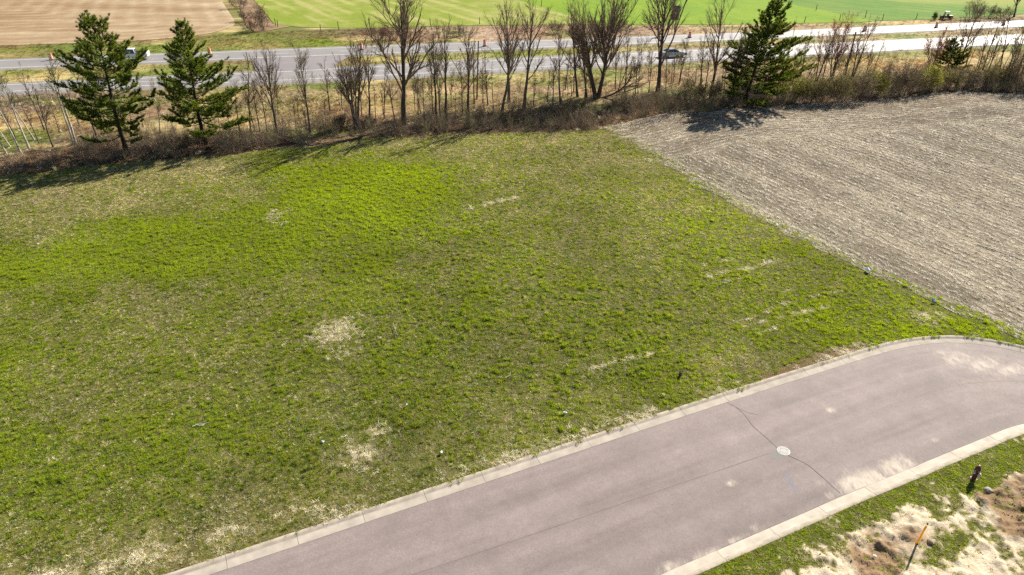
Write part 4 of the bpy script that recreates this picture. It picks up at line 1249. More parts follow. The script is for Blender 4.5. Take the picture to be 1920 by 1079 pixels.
# rows of slender ones: (base, top, kind)
ROWS = {
 'slim bare tree, %s from left between the second pine and tallest bare tree': [((487, 246), (470, 150), 'slim'), ((501, 248), (486, 150), 'slim'), ((573, 235), (570, 176), 'stick'), ((581, 248), (562, 104), 'medium'), ((618, 208), (609, 106), 'slim'), ((642, 208), (636, 128), 'slim'),
   ((693, 228), (688, 95), 'medium'), ((705, 232), (700, 150), 'stick'), ((720, 224), (721, 122), 'slim'), ((560, 222), (556, 160), 'stick')],
 'slim bare trunk, %s from left between tallest bare tree and the kinked trunk': [((778, 208), (774, 148), 'stick'), ((784, 216), (782, 132), 'slim'), ((796, 228), (792, 137), 'slim'), ((811, 211), (808, 108), 'slim'), ((818, 233), (812, 62), 'medium'), ((826, 224), (816, 100), 'slim'),
   ((837, 224), (833, 50), 'medium'), ((853, 222), (853, 165), 'stick'), ((867, 216), (864, 120), 'slim'), ((878, 221), (878, 60), 'medium'), ((889, 194), (886, 86), 'slim'), ((915, 196), (909, 90), 'slim'), ((908, 205), (905, 140), 'stick'), ((925, 210), (922, 120), 'stick')],
 'thin bare trunk, %s from left between forked tree and multi-stemmed tree': [((1000, 200), (1003, 120), 'stick'), ((1065, 180), (1062, 122), 'stick'), ((1072, 180), (1069, 118), 'stick'), ((1083, 182), (1071, 26), 'medium'), ((1100, 184), (1090, 60), 'medium')],
 'thin bare trunk, %s from left between multi-stemmed tree and the right pine': [((1154, 169), (1159, 70), 'slim'), ((1171, 174), (1181, 55), 'slim'), ((1191, 180), (1198, 92), 'slim'), ((1196, 177), (1203, 95), 'stick'), ((1216, 174), (1225, 90), 'slim'), ((1258, 162), (1262, 105), 'stick'), ((1273, 160), (1281, 80), 'slim'),
   ((1289, 158), (1295, 90), 'stick'), ((1304, 156), (1311, 95), 'stick'), ((1312, 169), (1324, 62), 'slim'), ((1322, 172), (1334, 75), 'slim'), ((1354, 162), (1362, 95), 'stick'), ((1372, 190), (1388, 60), 'medium')],
 'thin bare trunk, %s from left in the leaning row at the far right edge': [((1812, 132), (1838, 65), 'stick'), ((1834, 131), (1856, 38), 'slim'), ((1842, 133), (1877, 26), 'slim'), ((1851, 134), (1884, 62), 'stick'), ((1862, 134), (1880, 78), 'stick'), ((1873, 138), (1899, 18), 'slim'), ((1881, 150), (1920, 55), 'slim'),
   ((1893, 140), (1930, 40), 'slim'), ((1904, 150), (1946, 30), 'slim'), ((1920, 160), (1966, 40), 'medium')],
 'short bare sapling, %s from left behind the red-tipped clump': [((1500, 148), (1516, 70), 'slim'), ((1540, 132), (1552, 75), 'stick'), ((1571, 130), (1586, 80), 'stick')],
}
XR = random.Random(77)
for lab, (x0, x1, yy0, yy1, cnt) in zip(ROWS, [((470, 745, 250, 226, 11)), ((770, 930, 226, 214, 9)), ((1000, 1110, 208, 190, 8)), ((1140, 1385, 186, 172, 11)), ((1806, 1925, 146, 146, 11)), ((1468, 1640, 160, 148, 14))]):
    for q in range(cnt):
        f = XR.random(); bx = x0 + (x1 - x0) * (q + XR.random()) / cnt
        by = yy0 + (yy1 - yy0) * (bx - x0) / (x1 - x0) - XR.random() ** 1.5 * 34
        hpx = XR.uniform(38, 98)
        lean = (bx - 960) / (2757 - by) * hpx
        ROWS[lab].append(((bx, by), (bx + lean + XR.uniform(-8, 8), by - hpx), XR.choice(['stick', 'slim', 'slim'])))
sd = 2000
for lab, lst in ROWS.items():
    for i, (b, t, kd) in enumerate(sorted(lst, key=lambda q: q[0][0])):
        sd += 1
        bare_tree('bare_tree', b, t, kd, lab % ORD[i], 'bare trees in the tree line', sd, bark='bark_dark' if sd % 3 else 'bark', buds=OLIVE_BUD if sd % 5 == 0 else None)
BIRCH = [((41, 290), (-24, 150), 'birch'), ((54, 278), (-6, 120), 'birch'), ((64, 262), (2, 150), 'birch'), ((74, 270), (26, 176), 'slim'), ((20, 276), (-40, 190), 'birch'), ((84, 244), (40, 130), 'slim'), ((30, 262), (-12, 170), 'slim'), ((112, 250), (82, 170), 'stick'),
         ((143, 272), (82, 92), 'birch'), ((138, 270), (96, 128), 'birch'), ((150, 240), (112, 150), 'slim'), ((185, 270), (148, 138), 'medium'), ((178, 240), (160, 150), 'birch'), ((205, 258), (172, 158), 'slim'), ((100, 276), (52, 150), 'slim'), ((12, 288), (-52, 176), 'birch')]
for i, (b, t, kd) in enumerate(sorted(BIRCH, key=lambda q: q[0][0])):
    bare_tree('pale_birch' if kd == 'birch' else 'bare_tree', b, t, kd, ('pale-barked leaning tree, %s trunk from the left edge before the first pine' if kd == 'birch' else 'dark leaning sapling, %s trunk from the left edge before the first pine') % ORD[i],
              'leaning trees at the left edge', 3000 + i, bark='bark_pale' if kd == 'birch' else 'bark', twig='twig_pale' if kd == 'birch' else 'twig', buds=GREEN_BUD if kd == 'birch' else None)
BACK = [((245, 239), (235, 175), 'stick'), ((268, 238), (262, 185), 'stick'), ((300, 250), (292, 180), 'slim'), ((322, 236), (318, 180), 'stick'), ((345, 240), (340, 180), 'stick'), ((412, 246), (405, 180), 'stick'), ((430, 250), (424, 170), 'slim'), ((450, 252), (440, 150), 'slim'), ((470, 254), (462, 110), 'slim')]
for i, (b, t, kd) in enumerate(BACK):
    bare_tree('bare_tree', b, t, kd, 'thin bare stem, %s from left behind the twin pines' % ORD[i], 'thin stems behind the twin pines', 3100 + i)

# ---- pines
def pine(name, bpx, tpx, label, seed, rmax, prof, nw, asym=(0, 0), dens=1.0, gap=0.0, tint=1.0, clump=.23, t_first=.12):
    r = np.random.default_rng(seed)
    b = g3(*bpx); tp = at_depth(tpx[0], tpx[1], b.y)
    root = empty(name, b); tag(root, label, 'tree')
    top = np.array(tp - b); H = float(np.linalg.norm(top))
    k = 14; s = np.linspace(0, 1, k)[:, None]
    tr = top * s; wv = np.cumsum(r.normal(0, .05, (k, 3)), 0) * np.array([1, 1, 0]); wv -= wv[0] + (wv[-1] - wv[0]) * s
    tr = tr + wv; tr[0, 2] -= .2
    RT = .018 * H * (1 - .93 * s[:, 0]); RT[0] *= 1.3
    V, F = tubes(tr[None], RT[None], 9)
    obj('trunk', fast_mesh('trunk', V, F, M['pine_bark'], True), root)
    pf = np.array(prof)
    az_gap = (r.uniform(3.4, 6.0), r.uniform(.2, .5))
    lines, rad, Ls = [], [], []
    for wi in range(nw):
        t = t_first + (.975 - t_first) * (wi / (nw - 1)) ** .92
        nb = r.integers(4, 7) if t < .85 else 5
        a0 = r.uniform(0, 6.28)
        for q in range(nb):
            if r.random() < gap * (1 - t * .5) or (r.random() < .35 and math.cos(az_gap[0] - (a0 + q * 2 * math.pi / nb)) > .75 and abs(t - az_gap[1]) < .16): continue
            az = a0 + q * 2 * math.pi / nb + r.normal(0, .25)
            d = np.array([math.cos(az), math.sin(az), 0])
            L = rmax * np.interp(t, pf[:, 0], pf[:, 1]) * r.uniform(.55, 1.18) * (1 + asym[0] * d[0] + asym[1] * d[1])
            if L < .25: L = .25
            el = np.interp(t, [0, .35, .7, 1], [-.12, .08, .42, 1.05]) + r.normal(0, .09)
            st, _ = interp_line(tr[None], np.array([min(.999, t + r.normal(0, .008))]))
            u = np.linspace(0, 1, 8)[:, None]
            ln = st + d * L * math.cos(el) * u + np.array([0, 0, 1]) * (L * math.sin(el) * u + L * np.interp(t, [0, 1], [.20, .06]) * u ** 2.4 - L * .07 * np.sin(u * math.pi))
            ln[1:] += r.normal(0, .02, (7, 3)) * L
            lines.append(ln); rad.append(np.linspace(.012 * L + .014, .008, 8)); Ls.append(L)
    B = np.array(lines); RB = np.array(rad); LB = np.array(Ls)
    parts = [tubes(B, RB, 4)]
    # flat sprays of side shoots
    idx = np.repeat(np.arange(len(B)), np.maximum(4, (LB * 9.5 * dens)).astype(int)); m = len(idx)
    t = r.uniform(.22, 1.0, m) ** .85
    sp, td = interp_line(B[idx], t)
    side = np.cross(td, np.array([0, 0, 1.0])); side /= np.linalg.norm(side, axis=1, keepdims=True) + 1e-9
    side *= np.where(r.random(m) < .5, 1, -1)[:, None]
    dr = td * r.uniform(.5, .9, m)[:, None] + side * r.uniform(.45, 1.0, m)[:, None] + np.array([0, 0, 1]) * r.uniform(-.05, .28, m)[:, None]
    dr /= np.linalg.norm(dr, axis=1, keepdims=True)
    L2 = LB[idx] * .30 * (1.2 - .75 * t) * r.uniform(.5, 1.2, m) + .12
    u = np.linspace(0, 1, 4)[None, :, None]
    C = sp[:, None] + dr[:, None] * L2[:, None, None] * u + np.array([0, 0, 1]) * (.16 * L2)[:, None, None] * u ** 2
    RC = np.maximum(.004, .010 * L2)[:, None] * np.linspace(1, .4, 4)[None]
    parts.append(tubes(C, RC, 3))
    V, F = merge(parts)
    obj('boughs', fast_mesh('boughs', V, F, M['pine_bark'], True), root)
    # needle tufts on the shoots
    n3 = np.maximum(2, (L2 / .115)).astype(int); id3 = np.repeat(np.arange(m), n3)
    tt = r.uniform(.25, 1.0, len(id3))
    cp, cd = interp_line(C[id3], tt)
    idb = np.repeat(np.arange(len(B)), 5); tb = r.uniform(.55, 1, len(idb)); bp, bd = interp_line(B[idb], tb)
    cp = np.vstack([cp, bp, top[None] + r.normal(0, .12, (8, 3)) * np.array([1, 1, 2])]); cd = np.vstack([cd, bd, np.tile([0, 0, 1.0], (8, 1))])
    nn = 15
    nc = len(cp)
    base = np.repeat(cp, nn, 0); dd = np.repeat(cd, nn, 0)
    v = r.normal(size=(nc * nn, 3)); v /= np.linalg.norm(v, axis=1, keepdims=True)
    nd = dd * .75 + v * .85 + np.array([0, 0, .28]); nd /= np.linalg.norm(nd, axis=1, keepdims=True)
    Ln = clump * r.uniform(.7, 1.25, (nc * nn, 1))
    wv = np.cross(nd, r.normal(size=nd.shape)); wv /= np.linalg.norm(wv, axis=1, keepdims=True) + 1e-9
    wv *= .019 * r.uniform(.8, 1.3, (nc * nn, 1))
    V = np.stack([base - wv, base + wv, base + nd * Ln], 1).reshape(-1, 3)
    F = np.arange(len(V)).reshape(-1, 3)
    age = r.random(nc)
    c = np.where((age < .55)[:, None], np.array([.125, .190, .036]), np.where((age < .85)[:, None], np.array([.28, .335, .042]), np.array([.062, .115, .040]))) * tint * r.uniform(.75, 1.25, (nc, 1))
    me = fast_mesh('needles', V, F, M['needle'], False); vcol(me, np.repeat(c, nn * 3, 0))
    obj('needles', me, root, kind='stuff')
    return root
pine('pine_tree', (237, 284), (172, 40), 'left of the twin pines, open crown with long level boughs', 41, 4.7, [(0, .55), (.18, .85), (.38, .95), (.55, 1.0), (.70, .72), (.85, .55), (.95, .34), (1, .08)], 18, (-.05, 0), gap=.08, tint=.85)
pine('pine_tree', (386, 268), (336, 44), 'right of the twin pines, denser pointed crown beside the first', 47, 5.0, [(0, .75), (.15, .95), (.35, 1.0), (.52, .72), (.68, .48), (.82, .34), (.93, .22), (1, .04)], 21, (.12, -.05), gap=.12, tint=.9, t_first=.16)
pine('pine_tree', (1397, 190), (1452, 10), 'tall dark pine alone at the corner of the stubble field', 43, 6.0, [(0, .85), (.15, .95), (.3, 1.0), (.45, .9), (.58, .62), (.72, .46), (.86, .36), (.95, .24), (1, .06)], 22, (.22, -.05), gap=.04, tint=.72, t_first=.08)
pine('cedar_tree', (1776, 136), (1787, 76), 'small dark cedar among bushes near the right edge', 44, 2.6, [(0, .8), (.2, 1.0), (.45, .95), (.7, .62), (.9, .3), (1, .05)], 13, (0, 0), dens=1.3, tint=.55, t_first=.05, clump=.2)

# ---- shrubs
def shrub(name, bpx, w_, h_, label, seed, twig='twig', leaf=None, nleaf=0, group=None, dens=1.0):
    r = np.random.default_rng(seed)
    b = g3(*bpx); root = empty(name, b); tag(root, label, 'shrub', group)
    ns = int(34 * dens)
    az = r.uniform(0, 2 * math.pi, ns); rr = np.sqrt(r.uniform(0, 1, ns))
    st = np.stack([np.cos(az) * rr * w_ * .16, np.sin(az) * rr * w_ * .16, np.full(ns, -.05)], 1)
    en = np.stack([np.cos(az) * rr * w_ * .46, np.sin(az) * rr * w_ * .40, h_ * (1.0 - .45 * rr ** 2) * r.uniform(.7, 1.05, ns)], 1)
    s = np.linspace(0, 1, 6)[None, :, None]
    ln = st[:, None] + (en - st)[:, None] * s; ln[:, 1:] += r.normal(0, .03 * h_, (ns, 5, 3))
    R0 = np.linspace(.022, .008, 6)[None] * np.ones((ns, 1))
    L0 = np.linalg.norm(en - st, axis=1)
    b2, r2, l2 = children(r, ln, R0, L0, 9, .25, 1.0, .65, .42, 4, .1, .04, .6)
    b3, r3, l3 = children(r, b2, r2, l2, 6, .2, 1.0, .6, .6, 2, .05, .05, .6)
    V, F = merge([tubes(ln, R0, 4)])
    obj('stems', fast_mesh('stems', V, F, M['bark'], True), root)
    V, F = merge([tubes(b2, np.maximum(r2, .009), 3), tubes(b3, np.maximum(r3, .0075), 3)])
    cr = obj('crown', fast_mesh('crown', V, F, M[twig], True), root)
    if leaf is not None:
        t = np.vstack([b3.reshape(-1, 3), b2.reshape(-1, 3)])
        t = t[r.integers(0, len(t), nleaf)]
        V, F, c = leaflets(r, t, .055, leaf, .07)
        me = fast_mesh('leaves', V, F, M['bud']); vcol(me, c); obj('leaves', me, cr, kind='stuff')
    return root
OL = (.27, .26, .09); YG = (.40, .43, .04); GY = (.26, .23, .16)
SHR = [((1478, 190), 4.2, 2.5, YG, 2600, 'yellow green leafing bush at the right foot of the tall pine'), ((1512, 192), 3.6, 2.6, OL, 1900, 'olive bush next right of the yellow green one by the pine'), ((1540, 193), 3.4, 2.4, OL, 1300, 'brownish olive bush in front of the red-tipped clump, left one'),
       ((1570, 192), 3.8, 2.6, OL, 1900, 'olive bush in front of the red-tipped clump, middle one'), ((1604, 188), 4.0, 2.7, GY, 1200, 'grey bush in front of the utility pole with crossarm'), ((1637, 180), 3.0, 2.2, YG, 1700, 'low yellow green bush between two grey bushes right of the pole'),
       ((1664, 178), 4.4, 3.1, GY, 900, 'large grey leafless bush, left of the grey pair'), ((1700, 176), 4.6, 3.1, GY, 1000, 'large grey leafless bush, right of the grey pair'), ((1738, 172), 3.4, 2.4, YG, 2600, 'tall yellow green bush left of the cedar foot'),
       ((1768, 168), 4.0, 1.9, OL, 2200, 'dark olive bush hiding the foot of the cedar'), ((1803, 166), 4.4, 2.1, GY, 1100, 'grey bush just right of the cedar foot'), ((1838, 164), 4.2, 2.4, OL, 1700, 'olive bush second right of the cedar foot'),
       ((1872, 164), 3.8, 2.2, OL, 1000, 'low olive bush near the right edge by the leaning row'), ((1912, 168), 5.0, 3.6, GY, 900, 'tall dark bush cut by the right edge of view'), ((1955, 168), 4.6, 3.6, OL, 900, 'tall olive bush past the right edge bush'),
       ((1330, 192), 3.6, 2.0, OL, 800, 'low olive bush left of the tall right pine'), ((1290, 193), 4.2, 2.4, OL, 900, 'olive grey bush under the stout bare tree, right side'), ((1235, 196), 4.0, 1.9, GY, 600, 'low grey bush under the stout bare tree, left side'),
       ((1180, 206), 4.2, 1.9, GY, 500, 'low brown bush right of the multi-stemmed tree foot'), ((1080, 214), 4.4, 2.0, OL, 900, 'low olive bush left of the multi-stemmed tree foot'), ((1030, 222), 3.4, 1.6, GY, 400, 'low brown bush right of the forked leaning tree'),
       ((960, 226), 3.6, 1.8, GY, 400, 'low brown bush under the broom-topped tree'), ((905, 230), 3.4, 1.7, GY, 300, 'low brown bush left of the kinked trunk'), ((642, 240), 2.6, 1.6, GY, 200, 'low brown bush left of the fan-shaped tree foot'), ((690, 240), 2.2, 1.4, GY, 200, 'small brown bush right of the fan-shaped tree foot')]
for i, (b, w_, h_, lf, nl, lab) in enumerate(SHR):
    kb = 1.0 if b[0] < 1250 else 1.45
    shrub('shrub', b, w_ * 1.0 * (1 + (kb - 1) * .6), h_ * 1.1 * kb, lab, 4000 + i, 'twig', lf, int(nl * 2.2), 'bushes along the field edge')
FARS = [((493, 58), 3.6, 5.5, 'bare upright bush on the dry strip between far fields'), ((448, 16), 5.0, 3.5, 'brown bush on the dry strip, farthest one at the top'), ((462, 40), 4.5, 3.0, 'brown bush on the dry strip, middle one'), ((472, 58), 5.0, 2.2, 'low rusty bush at the near end of the dry strip'),
        ((705, 76), 6.0, 3.2, 'rusty bush past the highway, left of the rusty pair'), ((738, 75), 6.5, 3.0, 'rusty bush past the highway, right of the rusty pair'), ((860, 68), 6.0, 2.2, 'low brown bush past the highway left of centre'), ((1040, 62), 6.0, 2.6, 'brown bush past the highway behind forked trees'), ((1100, 60), 6.5, 2.6, 'brown bush past the highway behind the multi-stemmed tree'),
        ((1160, 57), 6.0, 2.5, 'brown bush past the highway left of the stout tree'), ((1824, 36), 5.5, 4.6, 'round grey bush past the highway right of the utility vehicle'), ((1850, 33), 5.0, 2.8, 'low grey bush past the highway, second right of the utility vehicle'), ((1880, 32), 5.0, 2.2, 'low brown bush past the highway beside the corner tree')]
for i, (b, w_, h_, lab) in enumerate(FARS):
    shrub('shrub', b, w_, h_, lab, 4100 + i, 'twig_red' if 'rusty' in lab else 'twig', (.16, .10, .06) if 'rusty' in lab else GY, 500, 'bushes beyond the highway', .8)

# ------------------------------------------------------------------ small things
M['orange'] = plain('orange_plastic', (.72, .13, .02), .5, .4, var=.08)
M['white_band'] = plain('white_reflective_band', (.75, .75, .73), .4, .5, var=.05)
M['rubber'] = plain('black_rubber', (.02, .02, .02), .8, .3)
M['silver'] = plain('silver_blue_paint', (.36, .42, .47), .3, .6, .3, var=.03)
M['white_paint'] = plain('white_paint', (.70, .72, .74), .35, .5, var=.04)
M['glass'] = plain('tinted_glass', (.03, .045, .06), .08, .8, var=.03)
M['rim'] = plain('alloy_rim', (.45, .45, .46), .35, .5, .8, var=.05)
M['lamp'] = plain('clear_lamp', (.7, .7, .68), .15, .6, var=.03)
M['tail'] = plain('red_lamp', (.35, .015, .012), .25, .6, var=.03)
M['steel'] = plain('galvanised_steel', (.22, .23, .24), .55, .5, .4, var=.1)
M['sign_back'] = plain('grey_sign_back', (.11, .115, .125), .6, .4, .2, var=.1)
M['pole'] = plain('weathered_pole_wood', (.10, .085, .07), .9, .2, var=.25, scale=3)
M['post'] = plain('fence_post_wood', (.07, .06, .05), .9, .2, var=.25, scale=5)
M['iron'] = plain('painted_white_iron', (.30, .29, .27), .6, .4, var=.1, scale=12, bump=.2)
M['hyd'] = plain('dark_red_hydrant_paint', (.095, .018, .022), .5, .4, var=.2, scale=9)
M['cap'] = plain('pale_hydrant_cap', (.5, .46, .46), .5, .5, var=.1)
M['yellow'] = plain('yellow_orange_plastic', (.90, .52, .012), .5, .35, var=.1)
def through(m, k, rgb):
    nt = m.node_tree; N, L = nt.nodes, nt.links
    tr = N.new('ShaderNodeBsdfTranslucent'); tr.inputs['Color'].default_value = (*rgb, 1)
    ms = N.new('ShaderNodeMixShader'); ms.inputs[0].default_value = k
    L.new(N['Principled BSDF'].outputs[0], ms.inputs[1]); L.new(tr.outputs[0], ms.inputs[2]); L.new(ms.outputs[0], N['Material Output'].inputs['Surface'])
through(M['yellow'], .45, (.95, .6, .03))
M['dark_red'] = plain('maroon_paint', (.08, .022, .02), .5, .4, var=.1)
M['black'] = plain('black_metal', (.025, .025, .027), .6, .4)
M['rock'] = plain('pale_stone', (.36, .31, .26), .9, .2, var=.2, scale=9, bump=.5)
M['clod'] = plain('brown_earth_clod', (.34, .25, .17), .95, .1, var=.25, scale=9, bump=.5)
M['litter'] = plain('white_plastic_litter', (.62, .66, .66), .5, .4, var=.05)
M['blue'] = plain('blue_plastic', (.12, .25, .50), .5, .4, var=.05)
M['deadwood'] = plain('bleached_dead_wood', (.38, .34, .27), .9, .2, var=.2, scale=8)

def copy_tree(o, parent=None):
    c = o.copy(); COL.objects.link(c); c.parent = parent
    for ch in list(o.children): copy_tree(ch, c)
    return c

# traffic drums
def make_drum():
    root = empty('traffic_drum')
    bm = bmesh.new(); b_lathe(bm, [(.30, .05), (.30, .22), (.275, .24), (.275, .62), (.25, .64), (.24, 1.02), (.20, 1.06), (.08, 1.07)], 18)
    bm_obj('body', bm, M['orange'], root, True)
    for z0, z1, r in ((.26, .38, .279), (.48, .60, .279), (.70, .82, .251)):
        bm = bmesh.new(); b_lathe(bm, [(r - .004, z0), (r, z0 + .005), (r - .002, z1 - .005), (r - .006, z1)], 18)
        bm_obj('reflective_band', bm, M['white_band'], root, True)
    bm = bmesh.new(); b_lathe(bm, [(.40, 0), (.42, .04), (.36, .09), (.31, .10)], 18)
    bm_obj('base_ring', bm, M['rubber'], root, True)
    bm = bmesh.new(); b_box(bm, (0, 0, 1.11), (.2, .05, .1), 0, .015); bm_obj('handle', bm, M['orange'], root)
    return root
DR = [(97, 113), (394, 103), (678, 94), (909, 87), (1116, 79), (1293, 71), (1466, 64.5), (1620, 59), (1755, 52), (1881, 47.5)]
proto = make_drum()
for i, q in enumerate(DR):
    o = proto if i == 0 else copy_tree(proto)
    o.location = g3(*q, .06); o.location.z = .061; o.rotation_euler[2] = i * 1.3
    o.scale = (1.05, 1.05, 1.05)
    tag(o, 'orange traffic drum, %s from the left along the far carriageway' % ORD[i], 'traffic drum', 'traffic drums along the highway')

# vehicles
def wheel(parent, x, y, r, wd):
    bm = bmesh.new()
    Mx = Matrix.Translation((x, y, r)) @ Matrix.Rotation(R(90), 4, 'X')
    b_lathe(bm, [(r * .62, -wd / 2), (r * .93, -wd / 2), (r, -wd * .3), (r, wd * .3), (r * .93, wd / 2), (r * .62, wd / 2)], 20, Mx)
    t = bm_obj('wheel', bm, M['rubber'], parent, True)
    bm = bmesh.new()
    b_lathe(bm, [(r * .6, -wd * .52), (r * .55, -wd * .54), (r * .5, -wd * .4), (r * .5, wd * .4), (r * .55, wd * .54), (r * .6, wd * .52)], 14, Mx)
    bm_obj('rim', bm, M['rim'], t, True)
    return t

def car(name, loc, rz, paint, label, pick=False):
    root = empty(name, loc, rz); tag(root, label, 'truck' if pick else 'car')
    L = 2.85 if pick else 2.35
    if pick:
        body = [(-L, .55), (-L, 1.05), (-L + .05, 1.12), (.55, 1.12), (1.45, 1.14), (2.55, 1.05), (2.8, .95), (2.85, .55), (2.6, .42), (-2.6, .42)]
    else:
        body = [(-L, .42), (-2.36, .85), (-2.2, .98), (-1.4, 1.0), (.9, .96), (1.7, .86), (2.2, .74), (2.36, .6), (2.3, .34), (-2.2, .34)]
    bm = bmesh.new(); b_prism(bm, body, .96 if pick else .88, .93 if pick else .86, bevel=.07)
    bd = bm_obj('body', bm, M[paint], root, False)
    gh = [(-.95, 1.10), (-.75, 1.78), (.55, 1.80), (1.35, 1.12)] if pick else [(-1.65, .97), (-.95, 1.38), (.15, 1.41), (1.05, .93)]
    bm = bmesh.new(); b_prism(bm, gh, .86 if pick else .80, .70 if pick else .60, bevel=.04)
    bm_obj('window_glass', bm, M['glass'], root)
    rf = [(gh[1][0] - .05, gh[1][1] - .02), (gh[1][0] + .05, gh[1][1] + .035), (gh[2][0] - .1, gh[2][1] + .04), (gh[2][0] + .06, gh[2][1] - .03)]
    bm = bmesh.new(); b_prism(bm, rf, .72 if pick else .63, .66 if pick else .56, bevel=.012)
    bm_obj('roof', bm, M[paint], root)
    for s in (-1, 1):
        w0, w1 = (.868, .71) if pick else (.808, .61)
        for xa, xb in ((gh[0], gh[1]), (gh[3], gh[2]), ((-.15 if pick else -.35, gh[0][1]), (-.12 if pick else -.3, gh[1][1]))):
            bm = bmesh.new()
            A = Vector((xa[0], s * w0, xa[1])); B = Vector((xb[0], s * w1, xb[1]))
            d = B - A; Mx = Matrix.Translation((A + B) / 2) @ d.to_track_quat('Z', 'Y').to_matrix().to_4x4() @ Matrix.Diagonal((.07, .05, d.length, 1))
            r_ = bmesh.ops.create_cube(bm, size=1); bmesh.ops.transform(bm, matrix=Mx, verts=r_['verts'])
            bm_obj('pillar', bm, M[paint], root)
        bm = bmesh.new(); b_box(bm, (.95 if pick else .72, s * (1.03 if pick else .93), 1.15 if pick else 1.0), (.12, .18, .14), 0, .03); bm_obj('mirror', bm, M[paint], root)
        bm = bmesh.new(); b_box(bm, (body[7][0] - .05, s * .68, .82 if pick else .68), (.12, .36, .14), 0, .03); bm_obj('headlight', bm, M['lamp'], root)
        bm = bmesh.new(); b_box(bm, (-L + .02, s * .76, .88 if pick else .82), (.1, .22 if pick else .34, .26 if pick else .14), 0, .03); bm_obj('taillight', bm, M['tail'], root)
        for x in ((-1.75, 1.85) if pick else (-1.4, 1.42)):
            wheel(root, x, s * (.82 if pick else .76), .40 if pick else .33, .25 if pick else .21)
        bm = bmesh.new(); b_box(bm, (.1, s * (.955 if pick else .878), .80), (.18, .03, .03)); bm_obj('door_handle', bm, M['black'], bd)
    bm = bmesh.new(); b_box(bm, (body[7][0] + .0, 0, .50), (.16, 1.5, .2), 0, .05); bm_obj('bumper', bm, M['white_band'] if pick else M[paint], root)
    bm = bmesh.new(); b_box(bm, (-L - .02, 0, .52), (.16, 1.5, .2), 0, .05); bm_obj('bumper', bm, M['rim'] if pick else M[paint], root)
    if pick:
        bm = bmesh.new()
        b_box(bm, (-1.9, 0, 1.128), (1.75, 1.5, .02)); bm_obj('bed_floor', bm, M['black'], root)
        for s in (-1, 1):
            bm = bmesh.new(); b_box(bm, (-1.9, s * .86, 1.22), (1.85, .1, .24), 0, .03); bm_obj('bed_side', bm, M[paint], root)
        bm = bmesh.new(); b_box(bm, (-2.8, 0, 1.2), (.08, 1.6, .28), 0, .03); bm_obj('tailgate', bm, M[paint], root)
    else:
        bm = bmesh.new(); b_box(bm, (2.3, 0, .62), (.1, .9, .1), 0, .02); bm_obj('grille', bm, M['black'], root)
    return root
def road_dir(line, x):
    i = int(np.argmin(abs(line[:, 0] - x))); i = min(max(i, 1), len(line) - 2)
    d = line[i + 1] - line[i - 1]; return math.atan2(d[1], d[0])
c = g3(1261, 107, .06); car('sedan_car', (c.x, c.y, .062), road_dir(smooth(hw_near_a, 2), c.x), 'silver', 'silver blue sedan on the near carriageway behind the stout bare tree')
c = g3(248, 112, .06); car('pickup_truck', (c.x, c.y, .062), road_dir(smooth(hw_far_a, 2), c.x) + math.pi, 'white_paint', 'white pickup truck on the far carriageway between the twin pine tops', True)

def utility_vehicle(loc, rz):
    root = empty('utility_vehicle', loc, rz); tag(root, 'small maroon utility vehicle with a white roof at the edge of the far pasture', 'vehicle')
    bm = bmesh.new(); b_prism(bm, [(-1.4, .5), (-1.4, .95), (-.35, .98), (-.3, .7), (.5, .7), (.6, .98), (1.3, .85), (1.4, .55), (1.2, .4), (-1.2, .4)], .68, .64, bevel=.05); bm_obj('body', bm, M['dark_red'], root)
    bm = bmesh.new(); b_prism(bm, [(-.55, 1.78), (-.5, 1.86), (.45, 1.86), (.55, 1.78)], .66, .6, bevel=.02); bm_obj('roof', bm, M['white_paint'], root)
    for sx, sx2 in ((-.45, -.45), (.6, .42)):
        for s in (-1, 1):
            A, B = Vector((sx, s * .62, .9)), Vector((sx2, s * .58, 1.8)); d = B - A
            bm = bmesh.new(); r_ = bmesh.ops.create_cone(bm, segments=8, radius1=.035, radius2=.035, depth=d.length, cap_ends=True)
            bmesh.ops.transform(bm, matrix=Matrix.Translation((A + B) / 2) @ d.to_track_quat('Z', 'Y').to_matrix().to_4x4(), verts=r_['verts']); bm_obj('roll_bar', bm, M['black'], root)
    bm = bmesh.new(); b_prism(bm, [(-.35, .7), (-.42, 1.3), (-.28, 1.3), (-.15, .86), (.2, .86), (.2, .7)], .55, bevel=.04); bm_obj('seat', bm, M['black'], root)
    bm = bmesh.new(); b_prism(bm, [(.58, 1.0), (.44, 1.7), (.47, 1.7), (.62, 1.0)], .56); bm_obj('windscreen', bm, M['glass'], root)
    for x in (-.95, .98):
        for s in (-1, 1): wheel(root, x, s * .66, .34, .26)
    root.scale = (.9, .9, .9)
c = g3(1773, 36.5, .03); utility_vehicle((c.x, c.y, .036), R(165))

# grey road sign seen from behind
def road_sign(bpx):
    b = g3(*bpx); root = empty('road_sign', b, 0.08); tag(root, 'back of two stacked grey sign panels seen through the stout tree crown', 'sign')
    tp = at_depth(1267, 11, b.y) - b; bt = at_depth(1267, 38, b.y) - b
    hgt = tp.z - bt.z
    for s in (-1, 1):
        bm = bmesh.new(); b_box(bm, (s * .42, 0, (tp.z - .2) / 2), (.08, .08, tp.z - .2)); bm_obj('post', bm, M['steel'], root)
    for z0, z1 in ((bt.z, bt.z + hgt * .47), (bt.z + hgt * .50, tp.z)):
        bm = bmesh.new(); b_box(bm, (0, .07, (z0 + z1) / 2), (1.45, .03, z1 - z0), 0, .008); pn = bm_obj('sign_panel', bm, M['sign_back'], root)
        for q in (.25, .75):
            bm = bmesh.new(); b_box(bm, (0, .035, z0 + (z1 - z0) * q), (1.3, .04, .06)); bm_obj('brace', bm, M['steel'], pn)
road_sign((1263, 64))

